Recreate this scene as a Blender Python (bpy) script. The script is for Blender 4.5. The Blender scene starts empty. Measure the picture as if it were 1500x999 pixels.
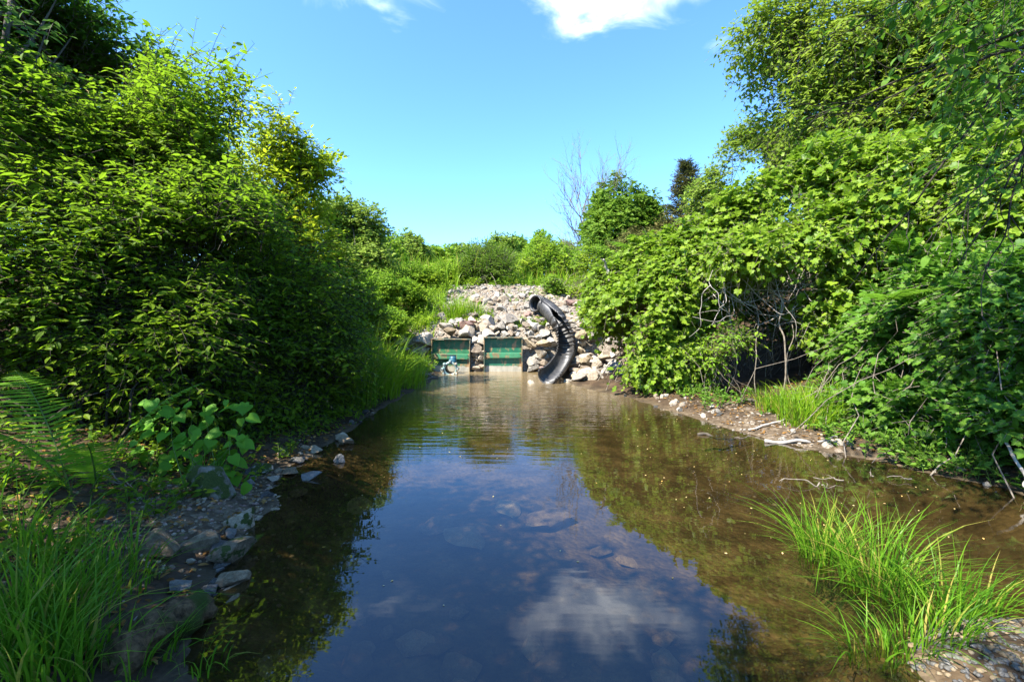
import bpy, bmesh, math, random
import numpy as np
from mathutils import Vector, Matrix, noise as mnoise

rnd = random.Random(7)
RNG = np.random.default_rng(11)
SC = bpy.context.scene
COL = SC.collection
R = math.radians

# ------------------------------------------------------------------ camera
CAM_Z, PITCH, F = 1.5, R(-3.4), 667.0
cam_d = bpy.data.cameras.new('camera'); cam = bpy.data.objects.new('camera', cam_d); COL.objects.link(cam)
cam.location = (0, 0, CAM_Z); cam.rotation_euler = (R(90) + PITCH, 0, 0)
cam_d.sensor_width = 36; cam_d.lens = 36 * F / 1500; cam_d.clip_start = 0.05; cam_d.clip_end = 3000
SC.camera = cam

def at(px, py, D):
    """world point seen at a place of the photograph, D metres along +Y"""
    u, v = (px - 750) / F, (499.5 - py) / F
    cy = math.cos(PITCH) - v * math.sin(PITCH); cz = math.sin(PITCH) + v * math.cos(PITCH)
    return np.array([u * D / cy, D, CAM_Z + cz * D / cy])

# ------------------------------------------------------------------ mesh helpers
def make_mesh(name, V, faces, mats, smooth=False, fmat=None, attr=None):
    V = np.ascontiguousarray(V, dtype=np.float32)
    me = bpy.data.meshes.new(name)
    me.vertices.add(len(V)); me.vertices.foreach_set('co', V.ravel())
    faces = [np.asarray(f, dtype=np.int32) for f in faces if len(f)]
    loops = np.concatenate([f.ravel() for f in faces])
    sizes = np.concatenate([np.full(len(f), f.shape[1], dtype=np.int32) for f in faces])
    starts = np.concatenate([[0], np.cumsum(sizes)[:-1]]).astype(np.int32)
    me.loops.add(len(loops)); me.loops.foreach_set('vertex_index', loops)
    me.polygons.add(len(sizes)); me.polygons.foreach_set('loop_start', starts)
    me.polygons.foreach_set('loop_total', sizes)
    me.polygons.foreach_set('use_smooth', np.full(len(sizes), smooth))
    if not isinstance(mats, (list, tuple)): mats = [mats]
    for m in mats: me.materials.append(m)
    if fmat is not None: me.polygons.foreach_set('material_index', np.asarray(fmat, dtype=np.int32))
    if attr is not None:
        a = me.attributes.new('mask', 'FLOAT_COLOR', 'POINT')
        a.data.foreach_set('color', np.ascontiguousarray(attr, dtype=np.float32).ravel())
    me.update(calc_edges=True)
    return me

def link(name, me, parent=None, loc=(0, 0, 0)):
    o = bpy.data.objects.new(name, me); COL.objects.link(o); o.location = loc
    if parent: o.parent = parent
    return o

def tag(o, label, cat, group=None, kind=None):
    if kind: o['kind'] = kind
    if label: o['label'] = label
    if cat: o['category'] = cat
    if group: o['group'] = group
    return o

def empty(name, loc, label, cat, group=None):
    o = bpy.data.objects.new(name, None); COL.objects.link(o); o.location = loc
    o.empty_display_size = .1
    return tag(o, label, cat, group)

def unit(v):
    return v / np.maximum(np.linalg.norm(v, axis=-1, keepdims=True), 1e-9)

def waves(P, scale, seed, n=9):
    """cheap smooth noise about -1..1"""
    g = np.random.default_rng(seed)
    K = unit(g.normal(size=(n, 3))) * g.uniform(.6, 1.6, (n, 1)) * scale
    ph = g.uniform(0, 6.28, n)
    return np.sin(P @ K.T + ph).sum(-1) / math.sqrt(n) * .8

def tubes(polys, radii, sides=5):
    """polys (M,K,3), radii (M,K) -> verts, quads"""
    polys = np.asarray(polys, float); radii = np.asarray(radii, float)
    M, K, _ = polys.shape
    T = unit(np.gradient(polys, axis=1))
    ref = np.where(np.abs(T[..., 2:3]) < .85, np.array([0, 0, 1.]), np.array([1., 0, 0]))
    A = unit(np.cross(T, ref)); B = np.cross(T, A)
    th = np.arange(sides) / sides * 2 * math.pi
    ring = A[:, :, None] * np.cos(th)[None, None, :, None] + B[:, :, None] * np.sin(th)[None, None, :, None]
    V = (polys[:, :, None] + ring * radii[:, :, None, None]).reshape(-1, 3)
    m, k, s = np.meshgrid(np.arange(M), np.arange(K - 1), np.arange(sides), indexing='ij')
    i = (m * K + k) * sides; s2 = (s + 1) % sides
    Q = np.stack([i + s, i + s2, i + sides + s2, i + sides + s], -1).reshape(-1, 4)
    return V, Q

class Bag:
    """collects pieces that end up as ONE mesh"""
    def __init__(s): s.v = []; s.f = []; s.m = []; s.n = 0
    def add(s, V, faces, mi=0):
        if not isinstance(faces, list): faces = [faces]
        for f in faces:
            f = np.asarray(f)
            if len(f): s.f.append(f + s.n); s.m.append(np.full(len(f), mi))
        s.v.append(np.asarray(V)); s.n += len(V)
        return s
    def tube(s, P, r, sides=6, mi=0):
        P = np.asarray(P, float); r = np.broadcast_to(np.asarray(r, float), (len(P),))
        V, Q = tubes(P[None], r[None], sides)
        n = len(V)
        s.add(V, Q, mi)
        caps = [np.arange(sides)[::-1][None] + s.n - n, (np.arange(sides) + n - sides)[None] + s.n - n]
        for c in caps: s.f.append(c); s.m.append(np.full(1, mi))
        return s
    def box(s, lo, hi, mi=0, bev=0.006):
        bm = bmesh.new(); bmesh.ops.create_cube(bm, size=1)
        lo = np.array(lo, float); hi = np.array(hi, float)
        for v in bm.verts: v.co = Vector((lo + hi) / 2 + np.array(v.co) * (hi - lo))
        if bev: bmesh.ops.bevel(bm, geom=bm.edges[:], offset=bev, segments=2, affect='EDGES', profile=.5)
        return s.bm(bm, mi)
    def bm(s, bm, mi=0):
        bm.verts.index_update()
        V = np.array([v.co[:] for v in bm.verts]); d = {}
        for f in bm.faces: d.setdefault(len(f.verts), []).append([v.index for v in f.verts])
        bm.free()
        return s.add(V, [np.array(x) for x in d.values()], mi)
    def build(s, name, mats, parent=None, smooth=False, origin=(0, 0, 0)):
        V = np.concatenate(s.v) - np.asarray(origin)
        return link(name, make_mesh(name, V, s.f, mats, smooth, np.concatenate(s.m)), parent, (0, 0, 0) if parent else origin)

# ------------------------------------------------------------------ materials
def mat(name):
    m = bpy.data.materials.new(name); m.use_nodes = True
    nt = m.node_tree; nt.nodes.clear()
    out = nt.nodes.new('ShaderNodeOutputMaterial')
    def N(t, **k):
        n = nt.nodes.new('ShaderNode' + t)
        for a, b in k.items():
            if a in n.inputs.keys(): n.inputs[a].default_value = b
            else: setattr(n, a, b)
        return n
    L = lambda a, b: nt.links.new(a, b)
    return m, nt, out, N, L

def ramp(N, stops):
    n = N('ValToRGB'); e = n.color_ramp.elements
    while len(e) < len(stops): e.new(.5)
    for x, (p, c) in zip(e, stops): x.position = p; x.color = (*c, 1)
    return n

def leaf_mat(name, cols, trans, tf=.4, rough=.5, spec=.25, clump=.5, clump_col=None):
    warm = lambda c: (c[0] * 1.42, c[1] * 1.22, c[2] * .75)
    cols = [warm(c) for c in cols]; clump_col = warm(clump_col) if clump_col else None; spec = spec * .5
    m, nt, out, N, L = mat(name)
    geo = N('NewGeometry'); rp = ramp(N, [(i / (len(cols) - 1), c) for i, c in enumerate(cols)])
    L(geo.outputs['Random Per Island'], rp.inputs[0])
    tc = N('TexCoord'); nz = N('TexNoise', Scale=clump, Detail=2.0); L(tc.outputs['Object'], nz.inputs['Vector'])
    cr = ramp(N, [(.42, (0, 0, 0)), (.68, (1, 1, 1))]); L(nz.outputs['Fac'], cr.inputs[0])
    mx = N('MixRGB'); L(cr.outputs[0], mx.inputs[0]); L(rp.outputs[0], mx.inputs[1])
    mx.inputs[2].default_value = (*(clump_col or cols[-1]), 1)
    p = N('BsdfPrincipled', Roughness=rough); p.inputs['Specular IOR Level'].default_value = spec
    L(mx.outputs[0], p.inputs['Base Color'])
    t = N('BsdfTranslucent')
    tm = N('MixRGB', blend_type='MULTIPLY'); tm.inputs[0].default_value = .0
    hs = N('MixRGB'); hs.inputs[0].default_value = .55
    L(mx.outputs[0], hs.inputs[1]); hs.inputs[2].default_value = (*trans, 1)
    L(hs.outputs[0], t.inputs['Color'])
    ms = N('MixShader'); ms.inputs[0].default_value = tf
    L(p.outputs[0], ms.inputs[1]); L(t.outputs[0], ms.inputs[2]); L(ms.outputs[0], out.inputs[0])
    return m

def bark_mat(name, a, b, scale=14, stretch=4, moss=None, bump=.4):
    m, nt, out, N, L = mat(name)
    tc = N('TexCoord'); nz = N('TexNoise', Scale=scale, Detail=6.0, Roughness=.65); L(tc.outputs['Object'], nz.inputs['Vector'])
    rp = ramp(N, [(.3, a), (.7, b)]); L(nz.outputs['Fac'], rp.inputs[0])
    p = N('BsdfPrincipled', Roughness=.85); p.inputs['Specular IOR Level'].default_value = .2
    col = rp.outputs[0]
    if moss:
        n2 = N('TexNoise', Scale=5.0, Detail=4.0); L(tc.outputs['Object'], n2.inputs['Vector'])
        r2 = ramp(N, [(.5, (0, 0, 0)), (.6, (1, 1, 1))]); L(n2.outputs['Fac'], r2.inputs[0])
        mx = N('MixRGB'); L(r2.outputs[0], mx.inputs[0]); L(col, mx.inputs[1]); mx.inputs[2].default_value = (*moss, 1); col = mx.outputs[0]
    L(col, p.inputs['Base Color'])
    bp = N('Bump', Strength=bump, Distance=.02); L(nz.outputs['Fac'], bp.inputs['Height']); L(bp.outputs[0], p.inputs['Normal'])
    L(p.outputs[0], out.inputs[0])
    return m

def rock_mat(name, stops, moss=0., speck=.5, wet=0.):
    m, nt, out, N, L = mat(name)
    tc = N('TexCoord'); oi = N('ObjectInfo')
    add = N('VectorMath', operation='ADD'); L(tc.outputs['Object'], add.inputs[0])
    cmb = N('CombineXYZ'); mul = N('Math', operation='MULTIPLY'); mul.inputs[1].default_value = 37.
    L(oi.outputs['Random'], mul.inputs[0])
    for i in range(3): L(mul.outputs[0], cmb.inputs[i])
    L(cmb.outputs[0], add.inputs[1])
    n1 = N('TexNoise', Scale=3.2, Detail=8.0, Roughness=.62); L(add.outputs[0], n1.inputs['Vector'])
    n2 = N('TexNoise', Scale=26.0, Detail=4.0, Roughness=.7); L(add.outputs[0], n2.inputs['Vector'])
    rp = ramp(N, stops)
    mixf = N('Math', operation='MULTIPLY_ADD'); L(oi.outputs['Random'], mixf.inputs[0]); mixf.inputs[1].default_value = .5; mixf.inputs[2].default_value = -.25
    ad = N('Math', operation='ADD'); L(n1.outputs['Fac'], ad.inputs[0]); L(mixf.outputs[0], ad.inputs[1]); L(ad.outputs[0], rp.inputs[0])
    sp = ramp(N, [(.35, (.35, .33, .3)), (.5, (1, 1, 1)), (.68, (1.25, 1.22, 1.18))]); L(n2.outputs['Fac'], sp.inputs[0])
    mx = N('MixRGB', blend_type='MULTIPLY'); mx.inputs[0].default_value = speck; L(rp.outputs[0], mx.inputs[1]); L(sp.outputs[0], mx.inputs[2])
    col = mx.outputs[0]
    if moss:
        n3 = N('TexNoise', Scale=2.2, Detail=5.0); L(add.outputs[0], n3.inputs['Vector'])
        r3 = ramp(N, [(.62 - moss * .3, (0, 0, 0)), (.68 - moss * .3, (1, 1, 1))]); L(n3.outputs['Fac'], r3.inputs[0])
        m2 = N('MixRGB'); L(r3.outputs[0], m2.inputs[0]); L(col, m2.inputs[1])
        mr = ramp(N, [(.3, (.02, .035, .006)), (.7, (.07, .09, .015))]); L(n2.outputs['Fac'], mr.inputs[0]); L(mr.outputs[0], m2.inputs[2]); col = m2.outputs[0]
    p = N('BsdfPrincipled', Roughness=.85 - wet * .5); p.inputs['Specular IOR Level'].default_value = .25 + wet * .3
    L(col, p.inputs['Base Color'])
    hb = N('Math', operation='MULTIPLY_ADD'); L(n2.outputs['Fac'], hb.inputs[0]); hb.inputs[1].default_value = .3; L(n1.outputs['Fac'], hb.inputs[2])
    bp = N('Bump', Strength=.55, Distance=.08); L(hb.outputs[0], bp.inputs['Height']); L(bp.outputs[0], p.inputs['Normal'])
    L(p.outputs[0], out.inputs[0])
    return m

def paint_mat(name, col, rust=.5, pale=None, pale_z=None, rough=.45):
    """old paint with rust blooms, chips and (below pale_z) a crust of dried silt"""
    m, nt, out, N, L = mat(name)
    tc = N('TexCoord')
    n1 = N('TexNoise', Scale=4.0, Detail=7.0, Roughness=.7); L(tc.outputs['Object'], n1.inputs['Vector'])
    mp = N('Mapping'); mp.inputs['Scale'].default_value = (7, 7, 3.2); L(tc.outputs['Object'], mp.inputs[0])
    n2 = N('TexNoise', Scale=1.0, Detail=5.0, Roughness=.6); L(mp.outputs[0], n2.inputs['Vector'])
    fade = ramp(N, [(.3, tuple(c * .6 for c in col)), (.7, tuple(min(1, c * 1.35) for c in col))]); L(n1.outputs['Fac'], fade.inputs[0])
    rr = ramp(N, [(.70 - rust * .2, (0, 0, 0)), (.78 - rust * .2, (1, 1, 1))])
    ad = N('Math', operation='MULTIPLY_ADD'); L(n2.outputs['Fac'], ad.inputs[0]); ad.inputs[1].default_value = .6
    hf = N('Math', operation='MULTIPLY'); hf.inputs[1].default_value = .5; L(n1.outputs['Fac'], hf.inputs[0]); L(hf.outputs[0], ad.inputs[2])
    L(ad.outputs[0], rr.inputs[0])
    rc = ramp(N, [(.35, (.09, .035, .015)), (.65, (.3, .2, .1))]); L(n2.outputs['Fac'], rc.inputs[0])
    mx = N('MixRGB'); L(rr.outputs[0], mx.inputs[0]); L(fade.outputs[0], mx.inputs[1]); L(rc.outputs[0], mx.inputs[2]); col_o = mx.outputs[0]
    if pale:
        sx = N('SeparateXYZ'); L(tc.outputs['Object'], sx.inputs[0])
        z = N('Math', operation='MULTIPLY_ADD'); L(n1.outputs['Fac'], z.inputs[0]); z.inputs[1].default_value = .12; L(sx.outputs[2], z.inputs[2])
        mr = N('MapRange'); mr.inputs['From Min'].default_value = pale_z + .07; mr.inputs['From Max'].default_value = pale_z + .04; L(z.outputs[0], mr.inputs[0])
        pc = ramp(N, [(.3, (.2, .19, .15)), (.65, pale)]); L(n2.outputs['Fac'], pc.inputs[0])
        m3 = N('MixRGB'); L(mr.outputs[0], m3.inputs[0]); L(col_o, m3.inputs[1]); L(pc.outputs[0], m3.inputs[2]); col_o = m3.outputs[0]
    p = N('BsdfPrincipled', Roughness=rough); L(col_o, p.inputs['Base Color'])
    bp = N('Bump', Strength=.25, Distance=.01); L(n1.outputs['Fac'], bp.inputs['Height']); L(bp.outputs[0], p.inputs['Normal'])
    L(p.outputs[0], out.inputs[0])
    return m

def plain(name, col, rough=.5, spec=.5, metal=0.):
    m, nt, out, N, L = mat(name)
    tc = N('TexCoord'); n1 = N('TexNoise', Scale=9.0, Detail=6.0, Roughness=.7); L(tc.outputs['Object'], n1.inputs['Vector'])
    rp = ramp(N, [(.3, tuple(c * .65 for c in col)), (.7, tuple(min(1, c * 1.3) for c in col))]); L(n1.outputs['Fac'], rp.inputs[0])
    p = N('BsdfPrincipled', Roughness=rough, Metallic=metal); p.inputs['Specular IOR Level'].default_value = spec
    L(rp.outputs[0], p.inputs['Base Color'])
    rr = N('MapRange'); rr.inputs['To Min'].default_value = rough - .12; rr.inputs['To Max'].default_value = rough + .15; L(n1.outputs['Fac'], rr.inputs[0]); L(rr.outputs[0], p.inputs['Roughness'])
    L(p.outputs[0], out.inputs[0]); return m

M = {}
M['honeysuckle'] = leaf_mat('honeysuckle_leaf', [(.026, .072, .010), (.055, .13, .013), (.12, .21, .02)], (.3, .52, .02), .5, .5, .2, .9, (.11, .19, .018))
M['honeysuckle_dark'] = leaf_mat('shaded_leaf', [(.022, .055, .012), (.035, .09, .016), (.05, .12, .02)], (.10, .26, .02), .35, .55, .15, .7)  # darker copy of the honeysuckle leaf, shade put into its colour
M['lit_tree'] = leaf_mat('young_leaf', [(.09, .18, .012), (.13, .24, .014), (.18, .3, .02)], (.5, .62, .03), .58, .5, .2, 1.2, (.2, .26, .02))
M['vine'] = leaf_mat('vine_leaf', [(.055, .13, .014), (.10, .19, .02), (.16, .26, .035)], (.3, .5, .03), .38, .45, .4, .9, (.12, .21, .025))
M['bramble'] = leaf_mat('bramble_leaf', [(.03, .09, .016), (.05, .14, .02), (.085, .18, .03)], (.15, .36, .02), .36, .45, .3, .9)
M['overhead'] = leaf_mat('boxelder_leaf', [(.05, .11, .02), (.09, .17, .025), (.15, .23, .03)], (.28, .44, .03), .42, .5, .25, .6)
M['far_dark'] = leaf_mat('maple_leaf', [(.045, .10, .018), (.07, .15, .022), (.10, .19, .03)], (.22, .38, .03), .38, .5, .2, .5)
M['far_light'] = leaf_mat('willow_leaf', [(.08, .15, .03), (.11, .19, .04), (.15, .24, .05)], (.26, .4, .05), .4, .5, .2, .5)
M['weed'] = leaf_mat('weed_leaf', [(.06, .15, .015), (.09, .2, .02), (.14, .26, .03)], (.26, .46, .03), .4, .5, .25, 1.2, (.17, .26, .02))
M['cedar'] = leaf_mat('cedar_needle', [(.06, .07, .03), (.09, .085, .04), (.07, .1, .035)], (.12, .12, .04), .2, .7, .1, .8)
M['grass_sun'] = leaf_mat('sunlit_grass_blade', [(.07, .17, .012), (.10, .22, .015), (.15, .28, .02)], (.28, .5, .02), .42, .4, .3, 1.5)  # grass for sunny spots, the sun's brightness is put into the colour
M['grass'] = leaf_mat('shaded_grass_blade', [(.03, .10, .01), (.055, .16, .012), (.1, .22, .02)], (.17, .42, .02), .42, .4, .3, 1.5)  # same grass for shaded tufts, shade put into the darker colour
M['grass_dry'] = leaf_mat('reed_blade', [(.18, .2, .05), (.26, .24, .1), (.13, .2, .03)], (.3, .36, .06), .4, .6, .2, 1.5)
M['fern'] = leaf_mat('fern_leaf', [(.065, .17, .018), (.09, .22, .02)], (.25, .5, .03), .4, .55, .2, 2.)
M['fern_sun'] = leaf_mat('sunlit_fern_leaf', [(.06, .16, .015), (.09, .2, .02)], (.22, .46, .03), .4, .55, .2, 2.)
M['dogwood'] = leaf_mat('dogwood_leaf', [(.05, .16, .018), (.065, .2, .022), (.085, .23, .03)], (.2, .46, .03), .36, .5, .25, 2.)
M['litter'] = leaf_mat('fallen_leaf', [(.09, .05, .025), (.16, .10, .05), (.24, .17, .09)], (.2, .12, .05), .1, .8, .1, 3., (.12, .07, .03))
M['blossom'] = leaf_mat('blossom', [(.55, .5, .3), (.6, .4, .15), (.7, .65, .5)], (.5, .4, .2), .3, .6, .2, 2.)
M['bark'] = bark_mat('bark', (.035, .028, .02), (.12, .1, .075))
M['twig'] = bark_mat('twig', (.09, .07, .05), (.26, .22, .17), 20)
M['deadwood'] = bark_mat('dead_wood', (.2, .17, .14), (.46, .42, .36), 18)
M['dark_twig'] = bark_mat('dark_twig', (.02, .016, .012), (.06, .05, .035), 20)
M['log'] = bark_mat('log_wood', (.02, .011, .005), (.2, .125, .06), 34, moss=(.04, .055, .008), bump=1.)
M['stem_green'] = bark_mat('green_stem', (.06, .1, .02), (.1, .15, .03), 10)
M['rock_grey'] = rock_mat('grey_rock', [(.2, (.13, .115, .095)), (.5, (.27, .245, .205)), (.8, (.42, .39, .33))])
M['rock_warm'] = rock_mat('warmed_grey_rock', [(.2, (.13, .095, .055)), (.5, (.28, .22, .14)), (.8, (.44, .36, .25))])  # warmed copy of the grey rock; the brown offsets blue sky light in shade
M['rock_tan'] = rock_mat('tan_rock', [(.2, (.16, .12, .085)), (.5, (.33, .27, .2)), (.8, (.46, .4, .31))])
M['rock_white'] = rock_mat('pale_rock', [(.2, (.2, .175, .145)), (.5, (.36, .32, .265)), (.8, (.5, .46, .39))])
M['rock_red'] = rock_mat('reddish_rock', [(.2, (.13, .08, .065)), (.5, (.29, .19, .155)), (.8, (.4, .29, .24))])
M['rock_moss'] = rock_mat('mossy_rock', [(.2, (.07, .06, .045)), (.5, (.16, .14, .1)), (.8, (.3, .28, .24))], .6)
M['rock_halfmoss'] = rock_mat('half_mossy_rock', [(.2, (.14, .105, .065)), (.5, (.31, .25, .165)), (.8, (.47, .4, .28))], .38)
M['rock_wet'] = rock_mat('wet_rock', [(.2, (.03, .028, .024)), (.5, (.085, .078, .066)), (.8, (.2, .19, .17))], .0, .5, .7)
M['rock_bed'] = rock_mat('bed_rock', [(.2, (.12, .085, .045)), (.5, (.2, .15, .09)), (.8, (.34, .27, .19))])

# ------------------------------------------------------------------ terrain
def sm(a, b, x):
    t = np.clip((x - a) / (b - a), 0, 1); return t * t * (3 - 2 * t)
LY = [-8, 0, 1.8, 2.2, 3.0, 3.5, 3.9, 5.0, 6.5, 8.0, 9.2, 10, 11, 12.2]
LX = [-1.6, -1.4, -1.3, -1.62, -1.95, -2.0, -2.3, -2.3, -2.25, -2.2, -2.1, -1.95, -1.9, -1.95]
RY = [-8, 1.2, 2.4, 3.0, 3.85, 5.0, 6.0, 7.15, 8.0, 9.1, 10, 11, 12.2]
RX = [3.0, 3.9, 4.2, 4.35, 4.3, 3.4, 2.95, 2.6, 2.3, 1.75, 1.5, 1.35, 1.3]
def H(x, y):
    x = np.asarray(x, float); y = np.asarray(y, float)
    P = np.stack([x, y, 0 * x], -1)
    wob = waves(P, 2.2, 3) * .07
    dl = np.interp(y, LY, LX) - x + wob; dr = x - np.interp(y, RY, RX) + wob
    d = np.maximum(dl, dr)                                # >0 on the banks
    depth = np.where(y > 8.6, .16, .16 + .24 * sm(9.5, 6.5, y))
    bed = .02 - (depth + .02) * sm(0, -1.1, d)
    bankl = .02 + .10 * sm(0, .35, dl) + .22 * sm(.45, 1.2, dl) + .5 * sm(.9, 3.2, dl) + 1.3 * sm(2.5, 7, dl)
    bankr = .02 + .05 * sm(0, .25, dr) + .1 * sm(0, 1.2, dr) + (1.5 - .7 * sm(4.5, 2.5, y)) * sm(1.5, 3.4, dr) + 1.2 * sm(3., 8, dr)
    bankr = bankr * (1 - .85 * np.exp(-(((x - 5.2) / 2.0) ** 2 + ((y - 9.3) / 2.3) ** 2) ** 2))
    z = np.where(d < 0, bed, np.where(dl > dr, bankl, bankr))
    # gravel bar at the lower right
    bar = .54 * np.exp(-(((x - 2.3) / 1.0) ** 2 + ((y - 1.75) / .62) ** 2) ** 1.3)
    z = np.where(d < 0, z + bar, z)
    # dam: rock step behind the gates, then a slope up to the crest
    dam = -.4 + .95 * sm(11.75, 12.05, y) + .45 * sm(12.0, 12.25, y) + 1.5 * np.clip((y - 12.2) / 3.9, 0, 1)
    foot = sm(1.9, 3.2, np.abs(x + .2))
    dam = np.where(y > 11, dam, -9)
    dam = dam - foot * .1
    z = np.maximum(z, dam)
    z = np.where(y > 16, np.maximum(np.minimum(z, 2.6), 2.45), z)
    z = z + waves(P, 5., 5) * .018 + waves(P, 14., 6) * .008
    far = sm(24, 60, np.hypot(x, y))
    return z * (1 - far) + far * (2.3 + .6 * waves(P * .05, 1., 8))

def hit(px, py, back=0.):
    """where the photograph's pixel meets the ground (or the water)"""
    D = np.arange(1.2, 40, .01); u, v = (px - 750) / F, (499.5 - py) / F
    cy = math.cos(PITCH) - v * math.sin(PITCH); cz = math.sin(PITCH) + v * math.cos(PITCH)
    x, z = u * D / cy, CAM_Z + cz * D / cy
    k = np.argmax(z <= np.maximum(H(x, D), 0)) if (z <= np.maximum(H(x, D), 0)).any() else len(D) - 1
    return at(px, py, D[k] - back)

def grid_axis(lo, hi, step, far):
    a = list(np.arange(lo, hi + step / 2, step)); s = step; p = hi
    while p < far: s *= 1.25; p += s; a.append(p)
    s = step; p = lo
    while p > -far: s *= 1.25; p -= s; a.insert(0, p)
    return np.array(a)
xs = grid_axis(-5.5, 6.5, .07, 900); ys = grid_axis(-1, 17, .07, 900)
X, Y = np.meshgrid(xs, ys, indexing='xy')
Z = H(X, Y)
V = np.stack([X, Y, Z], -1).reshape(-1, 3)
nx, ny = len(xs), len(ys)
i, j = np.meshgrid(np.arange(nx - 1), np.arange(ny - 1), indexing='xy')
b = (j * nx + i).ravel()
Q = np.stack([b, b + 1, b + nx + 1, b + nx], -1)
rub = sm(11.7, 11.9, V[:, 1]) * sm(17, 16, V[:, 1]) * sm(3.4, 2.4, np.abs(V[:, 0] - .1))
beach = np.exp(-(((V[:, 0] + 2.35) / .5) ** 2 + ((V[:, 1] - 3.3) / .6) ** 2)) \
    + .8 * np.exp(-(((V[:, 0] - 3.3) / .8) ** 2 + ((V[:, 1] - 5.8) / 1.2) ** 2))
green = sm(.2, .6, V[:, 2]) * sm(15.5, 17, V[:, 1])
att = np.stack([rub, np.clip(beach, 0, 1), np.maximum(green, sm(20, 40, np.hypot(V[:, 0], V[:, 1]))), np.ones(len(V))], -1)

m, nt, out, N, L = mat('earth')
tc = N('TexCoord'); at_ = N('Attribute', attribute_name='mask'); sp = N('SeparateColor'); L(at_.outputs['Color'], sp.inputs[0])
sx = N('SeparateXYZ'); L(tc.outputs['Object'], sx.inputs[0])
n1 = N('TexNoise', Scale=3.0, Detail=9.0, Roughness=.65); L(tc.outputs['Object'], n1.inputs['Vector'])
vo = N('TexVoronoi', Scale=26.0); L(tc.outputs['Object'], vo.inputs['Vector'])
vo2 = N('TexVoronoi', Scale=9.0); L(tc.outputs['Object'], vo2.inputs['Vector'])
soil = ramp(N, [(.3, (.022, .014, .008)), (.55, (.06, .038, .02)), (.75, (.12, .082, .045))]); L(n1.outputs['Fac'], soil.inputs[0])
bedc = ramp(N, [(.3, (.04, .032, .02)), (.5, (.10, .08, .048)), (.72, (.22, .175, .11))]); L(n1.outputs['Fac'], bedc.inputs[0])
peb = N('MixRGB', blend_type='MULTIPLY'); peb.inputs[0].default_value = .55
vg = ramp(N, [(0., (.4, .36, .3)), (1., (1.4, 1.3, 1.15))]); L(vo.outputs['Color'], vg.inputs[0]); L(bedc.outputs[0], peb.inputs[1]); L(vg.outputs[0], peb.inputs[2])
rubc = ramp(N, [(0., (.09, .07, .05)), (.5, (.2, .165, .125)), (1., (.34, .29, .23))]); L(vo.outputs['Color'], rubc.inputs[0])
beac = ramp(N, [(0., (.05, .036, .022)), (.5, (.12, .088, .055)), (1., (.22, .175, .12))]); L(vo.outputs['Color'], beac.inputs[0])
grc = ramp(N, [(.35, (.05, .09, .015)), (.65, (.12, .18, .035))]); L(n1.outputs['Fac'], grc.inputs[0])
und = N('MapRange'); und.inputs['From Min'].default_value = .03; und.inputs['From Max'].default_value = -.03; L(sx.outputs[2], und.inputs[0])
mA = N('MixRGB'); L(und.outputs[0], mA.inputs[0]); L(soil.outputs[0], mA.inputs[1]); L(peb.outputs[0], mA.inputs[2])
bf = N('Math', operation='MULTIPLY'); L(sp.outputs[1], bf.inputs[0])
bn = ramp(N, [(.35, (0, 0, 0)), (.55, (1, 1, 1))]); L(n1.outputs['Fac'], bn.inputs[0]); L(bn.outputs[0], bf.inputs[1])
mB = N('MixRGB'); L(bf.outputs[0], mB.inputs[0]); L(mA.outputs[0], mB.inputs[1]); L(beac.outputs[0], mB.inputs[2])
mC = N('MixRGB'); L(sp.outputs[0], mC.inputs[0]); L(mB.outputs[0], mC.inputs[1]); L(rubc.outputs[0], mC.inputs[2])
mD = N('MixRGB'); L(sp.outputs[2], mD.inputs[0]); L(mC.outputs[0], mD.inputs[1]); L(grc.outputs[0], mD.inputs[2])
p = N('BsdfPrincipled', Roughness=.85); p.inputs['Specular IOR Level'].default_value = .2; L(mD.outputs[0], p.inputs['Base Color'])
hh = N('Math', operation='MULTIPLY_ADD'); L(vo.outputs['Distance'], hh.inputs[0]); hh.inputs[1].default_value = -.5; L(n1.outputs['Fac'], hh.inputs[2])
bp = N('Bump', Strength=.6, Distance=.05); L(hh.outputs[0], bp.inputs['Height']); L(bp.outputs[0], p.inputs['Normal'])
L(p.outputs[0], out.inputs[0])
g = link('ground', make_mesh('ground', V, [Q], m, True, attr=att)); tag(g, None, None, kind='structure')

# ------------------------------------------------------------------ water
m, nt, out, N, L = mat('stream_water')
tc = N('TexCoord')
mp = N('Mapping'); mp.inputs['Scale'].default_value = (1.2, 6.5, 1); L(tc.outputs['Object'], mp.inputs[0])
nA = N('TexNoise', Scale=1.6, Detail=2.0, Roughness=.5); L(mp.outputs[0], nA.inputs['Vector'])
nB = N('TexNoise', Scale=5.0, Detail=1.0, Roughness=.5); L(tc.outputs['Object'], nB.inputs['Vector'])
sx = N('SeparateXYZ'); L(tc.outputs['Object'], sx.inputs[0])
am = N('MapRange'); am.inputs['From Min'].default_value = 4.0; am.inputs['From Max'].default_value = 8.5; am.inputs['To Min'].default_value = .03; am.inputs['To Max'].default_value = 1.; L(sx.outputs[1], am.inputs[0])
mu = N('Math', operation='MULTIPLY'); L(nA.outputs['Fac'], mu.inputs[0]); L(am.outputs[0], mu.inputs[1])
ad = N('Math', operation='MULTIPLY_ADD'); L(nB.outputs['Fac'], ad.inputs[0]); ad.inputs[1].default_value = .07; L(mu.outputs[0], ad.inputs[2])
bp = N('Bump', Strength=1., Distance=.012); L(ad.outputs[0], bp.inputs['Height'])
geo = N('NewGeometry'); dt = N('VectorMath', operation='DOT_PRODUCT'); L(bp.outputs[0], dt.inputs[0]); L(geo.outputs['Incoming'], dt.inputs[1])
ab = N('Math', operation='ABSOLUTE'); L(dt.outputs['Value'], ab.inputs[0])
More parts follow.
